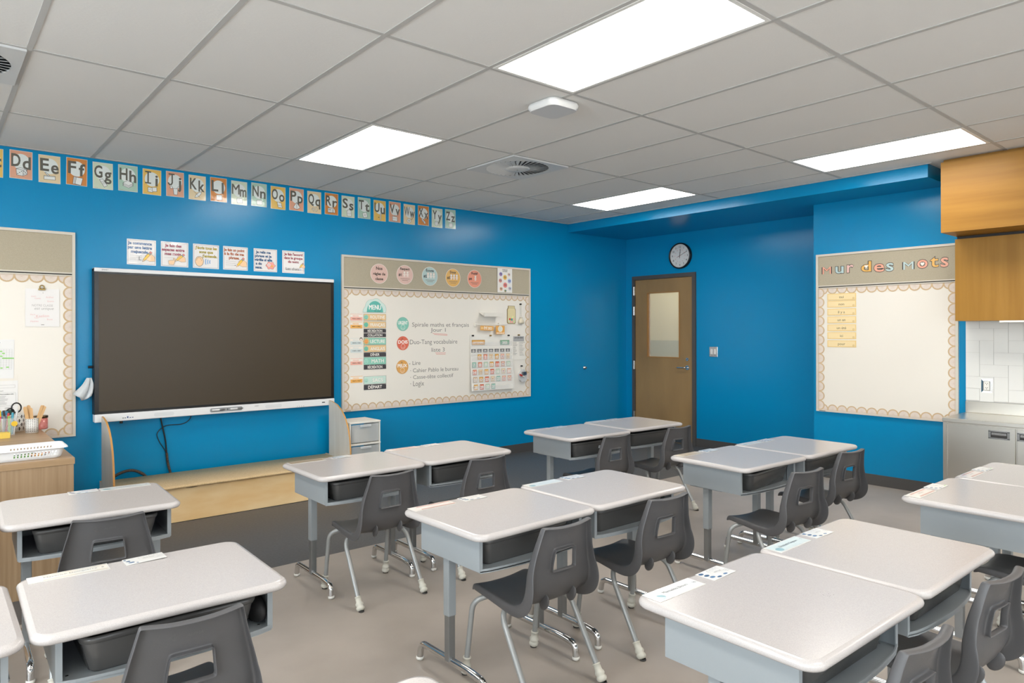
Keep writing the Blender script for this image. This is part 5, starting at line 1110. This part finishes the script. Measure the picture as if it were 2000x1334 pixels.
# patterned cup with scissors and greenery
e=cup(.500,5.96,.05,.118,'patterned_cup','white cup with black cross pattern behind the lattice cup',M_wc)
b=MB()
for r_ in range(4):
    for k in range(10):
        a=2*PI*(k+.5*(r_%2))/10; z=.02+r_*.028; R=.0503
        for q in ((-.19,-.004,.19,.004),(-.07,-.011,.07,.011)): b.add([(R*math.cos(a+q[i]),R*math.sin(a+q[i]),z+q[j]) for i,j in ((0,1),(2,1),(2,3),(0,3))],[(0,1,2,3)],M_hole)
b.build('cross_pattern',e)
e=empty('scissors',(.502,5.955,TZ+.01)); tag(e,'scissors with a black loop handle standing in the patterned cup','scissors')
b=MB(); b.tube([(.028*math.cos(2*PI*k/16),0,.155+.034*math.sin(2*PI*k/16)) for k in range(17)],.005,M_bz,seg=8); b.tube([(-.035+.022*math.cos(2*PI*k/16),0,.125+.026*math.sin(2*PI*k/16)) for k in range(17)],.005,M_bz,seg=8); b.build('handle',e); b=MB(); b.add([(-.006,0,.0),(.006,0,0),(.008,0,.12),(-.008,0,.12),(-.006,.003,.0),(.006,.003,0),(.008,.003,.12),(-.008,.003,.12)],[(0,1,2,3),(7,6,5,4),(0,3,7,4),(1,5,6,2)],M_steel); b.build('blades',e)
b=MB(); b.box(-.03,-.002,.07,.03,.02,.15,mat('teal case','#3f6f62',rough=.5,color2='#27423c',vscale=40),bev=.004); tag(b.build('teal_pouch',None,loc=(.478,5.975,TZ),rot=(0,-.2,0)),'dark teal patterned pouch in the patterned cup','pouch')
# pink candle jar
e=empty('candle_jar',(.648,5.975,TZ)); tag(e,'pink glass candle jar with a bronze lid beside the lattice cup','candle')
b=MB(); b.lathe([(.001,0),(.042,0),(.044,.006),(.044,.082),(.001,.082)],mat('pink candle wax','#d9837a',rough=.3,color2='#cf7468',vscale=60,coat=.6,crough=.05),seg=28); b.build('jar',e)
b=MB(); b.lathe([(.0445,.080),(.046,.082),(.046,.094),(.044,.097),(.001,.097)],mat('bronze lid','#6d5a43',rough=.25,metal=1),seg=28); b.build('lid',e)
pr=Print(); pr.y=0; pr.ell(0,.05,.010,.010,'#c9968c',16); pr.build('label',e,loc=(-.018,-.0418,0),rot=(0,0,-.42))
# clear organiser of pens, yellow note block
e=empty('pen_organiser',(.415,5.78,TZ)); tag(e,'clear organiser crammed with markers at the left edge','pen holder')
b=MB(); M_cl2=mat('clear acrylic','#eef0f0',rough=.05,alpha=.18); b.box(-.085,-.04,0,.06,.04,.003,M_cl2); b.box(-.085,-.042,0,.06,-.040,.115,M_cl2); b.box(-.085,.040,0,.06,.042,.13,M_cl2); b.box(.058,-.04,0,.060,.04,.13,M_cl2); b.box(-.087,-.04,0,-.085,.04,.13,M_cl2); b.build('acrylic_walls',e)
pc=[('#e96a2a','orange'),('#2c2a2a','black'),('#26364a','navy'),('#e0386b','pink'),('#5f8ea8','blue grey'),('#e8c534','yellow'),('#7a7a7a','grey'),('#c23a3a','red'),('#3f3a38','charcoal'),('#86b84c','green'),('#4aa0b8','turquoise'),('#d8d8d8','white')]
for n,(c,nm) in enumerate(pc):
    b=MB(); h=.125+.02*((n*7)%3); r=.0065 if n!=1 else .011
    m=mat('marker '+nm,c,rough=.35); b.tube([(0,0,0),(0,0,h*.72)],r,m if n%2 else mat('marker white body','#c9c9c6',rough=.35) if n in(0,3) else m,seg=10); b.tube([(0,0,h*.72),(0,0,h)],r*1.08,m,seg=10)
    tag(b.build('marker',None,loc=(.345+.0115*n,5.755+.016*(n%3),TZ+.004),rot=(.06*((n%3)-1),.13*(((n*5)%4)/3-.5)*2,0)),'%s marker standing in the clear organiser'%nm,'marker','markers in the clear organiser')
b=MB(); b.box(-.045,-.003,0,.045,.003,.05,P('#4f93b4'),bev=.001); tag(b.build('blister_card',None,loc=(.40,5.845,TZ+.105),rot=(.1,0,0)),'blue packaging card standing behind the markers','packet')
b=MB(); b.ell=None; b.cyl((0,0,0),.018,.004,P('#e0b62c'),axis='y',seg=16); tag(b.build('smiley_token',None,loc=(.472,5.725,TZ+.078)),'yellow round sticker at the right end of the organiser','sticker')
b=MB(); b.box(-.05,-.035,0,.05,.035,.036,P('#e6c65a'),bev=.001)
for k in range(6): b.box(-.0503,-.0353,.004+k*.006,.0503,.0353,.0045+k*.006,P('#cda93f'))
tag(b.build('note_block',None,loc=(.385,5.62,TZ),rot=(0,0,.1)),'yellow sticky note block at the left edge of the oak cabinet','notepad')
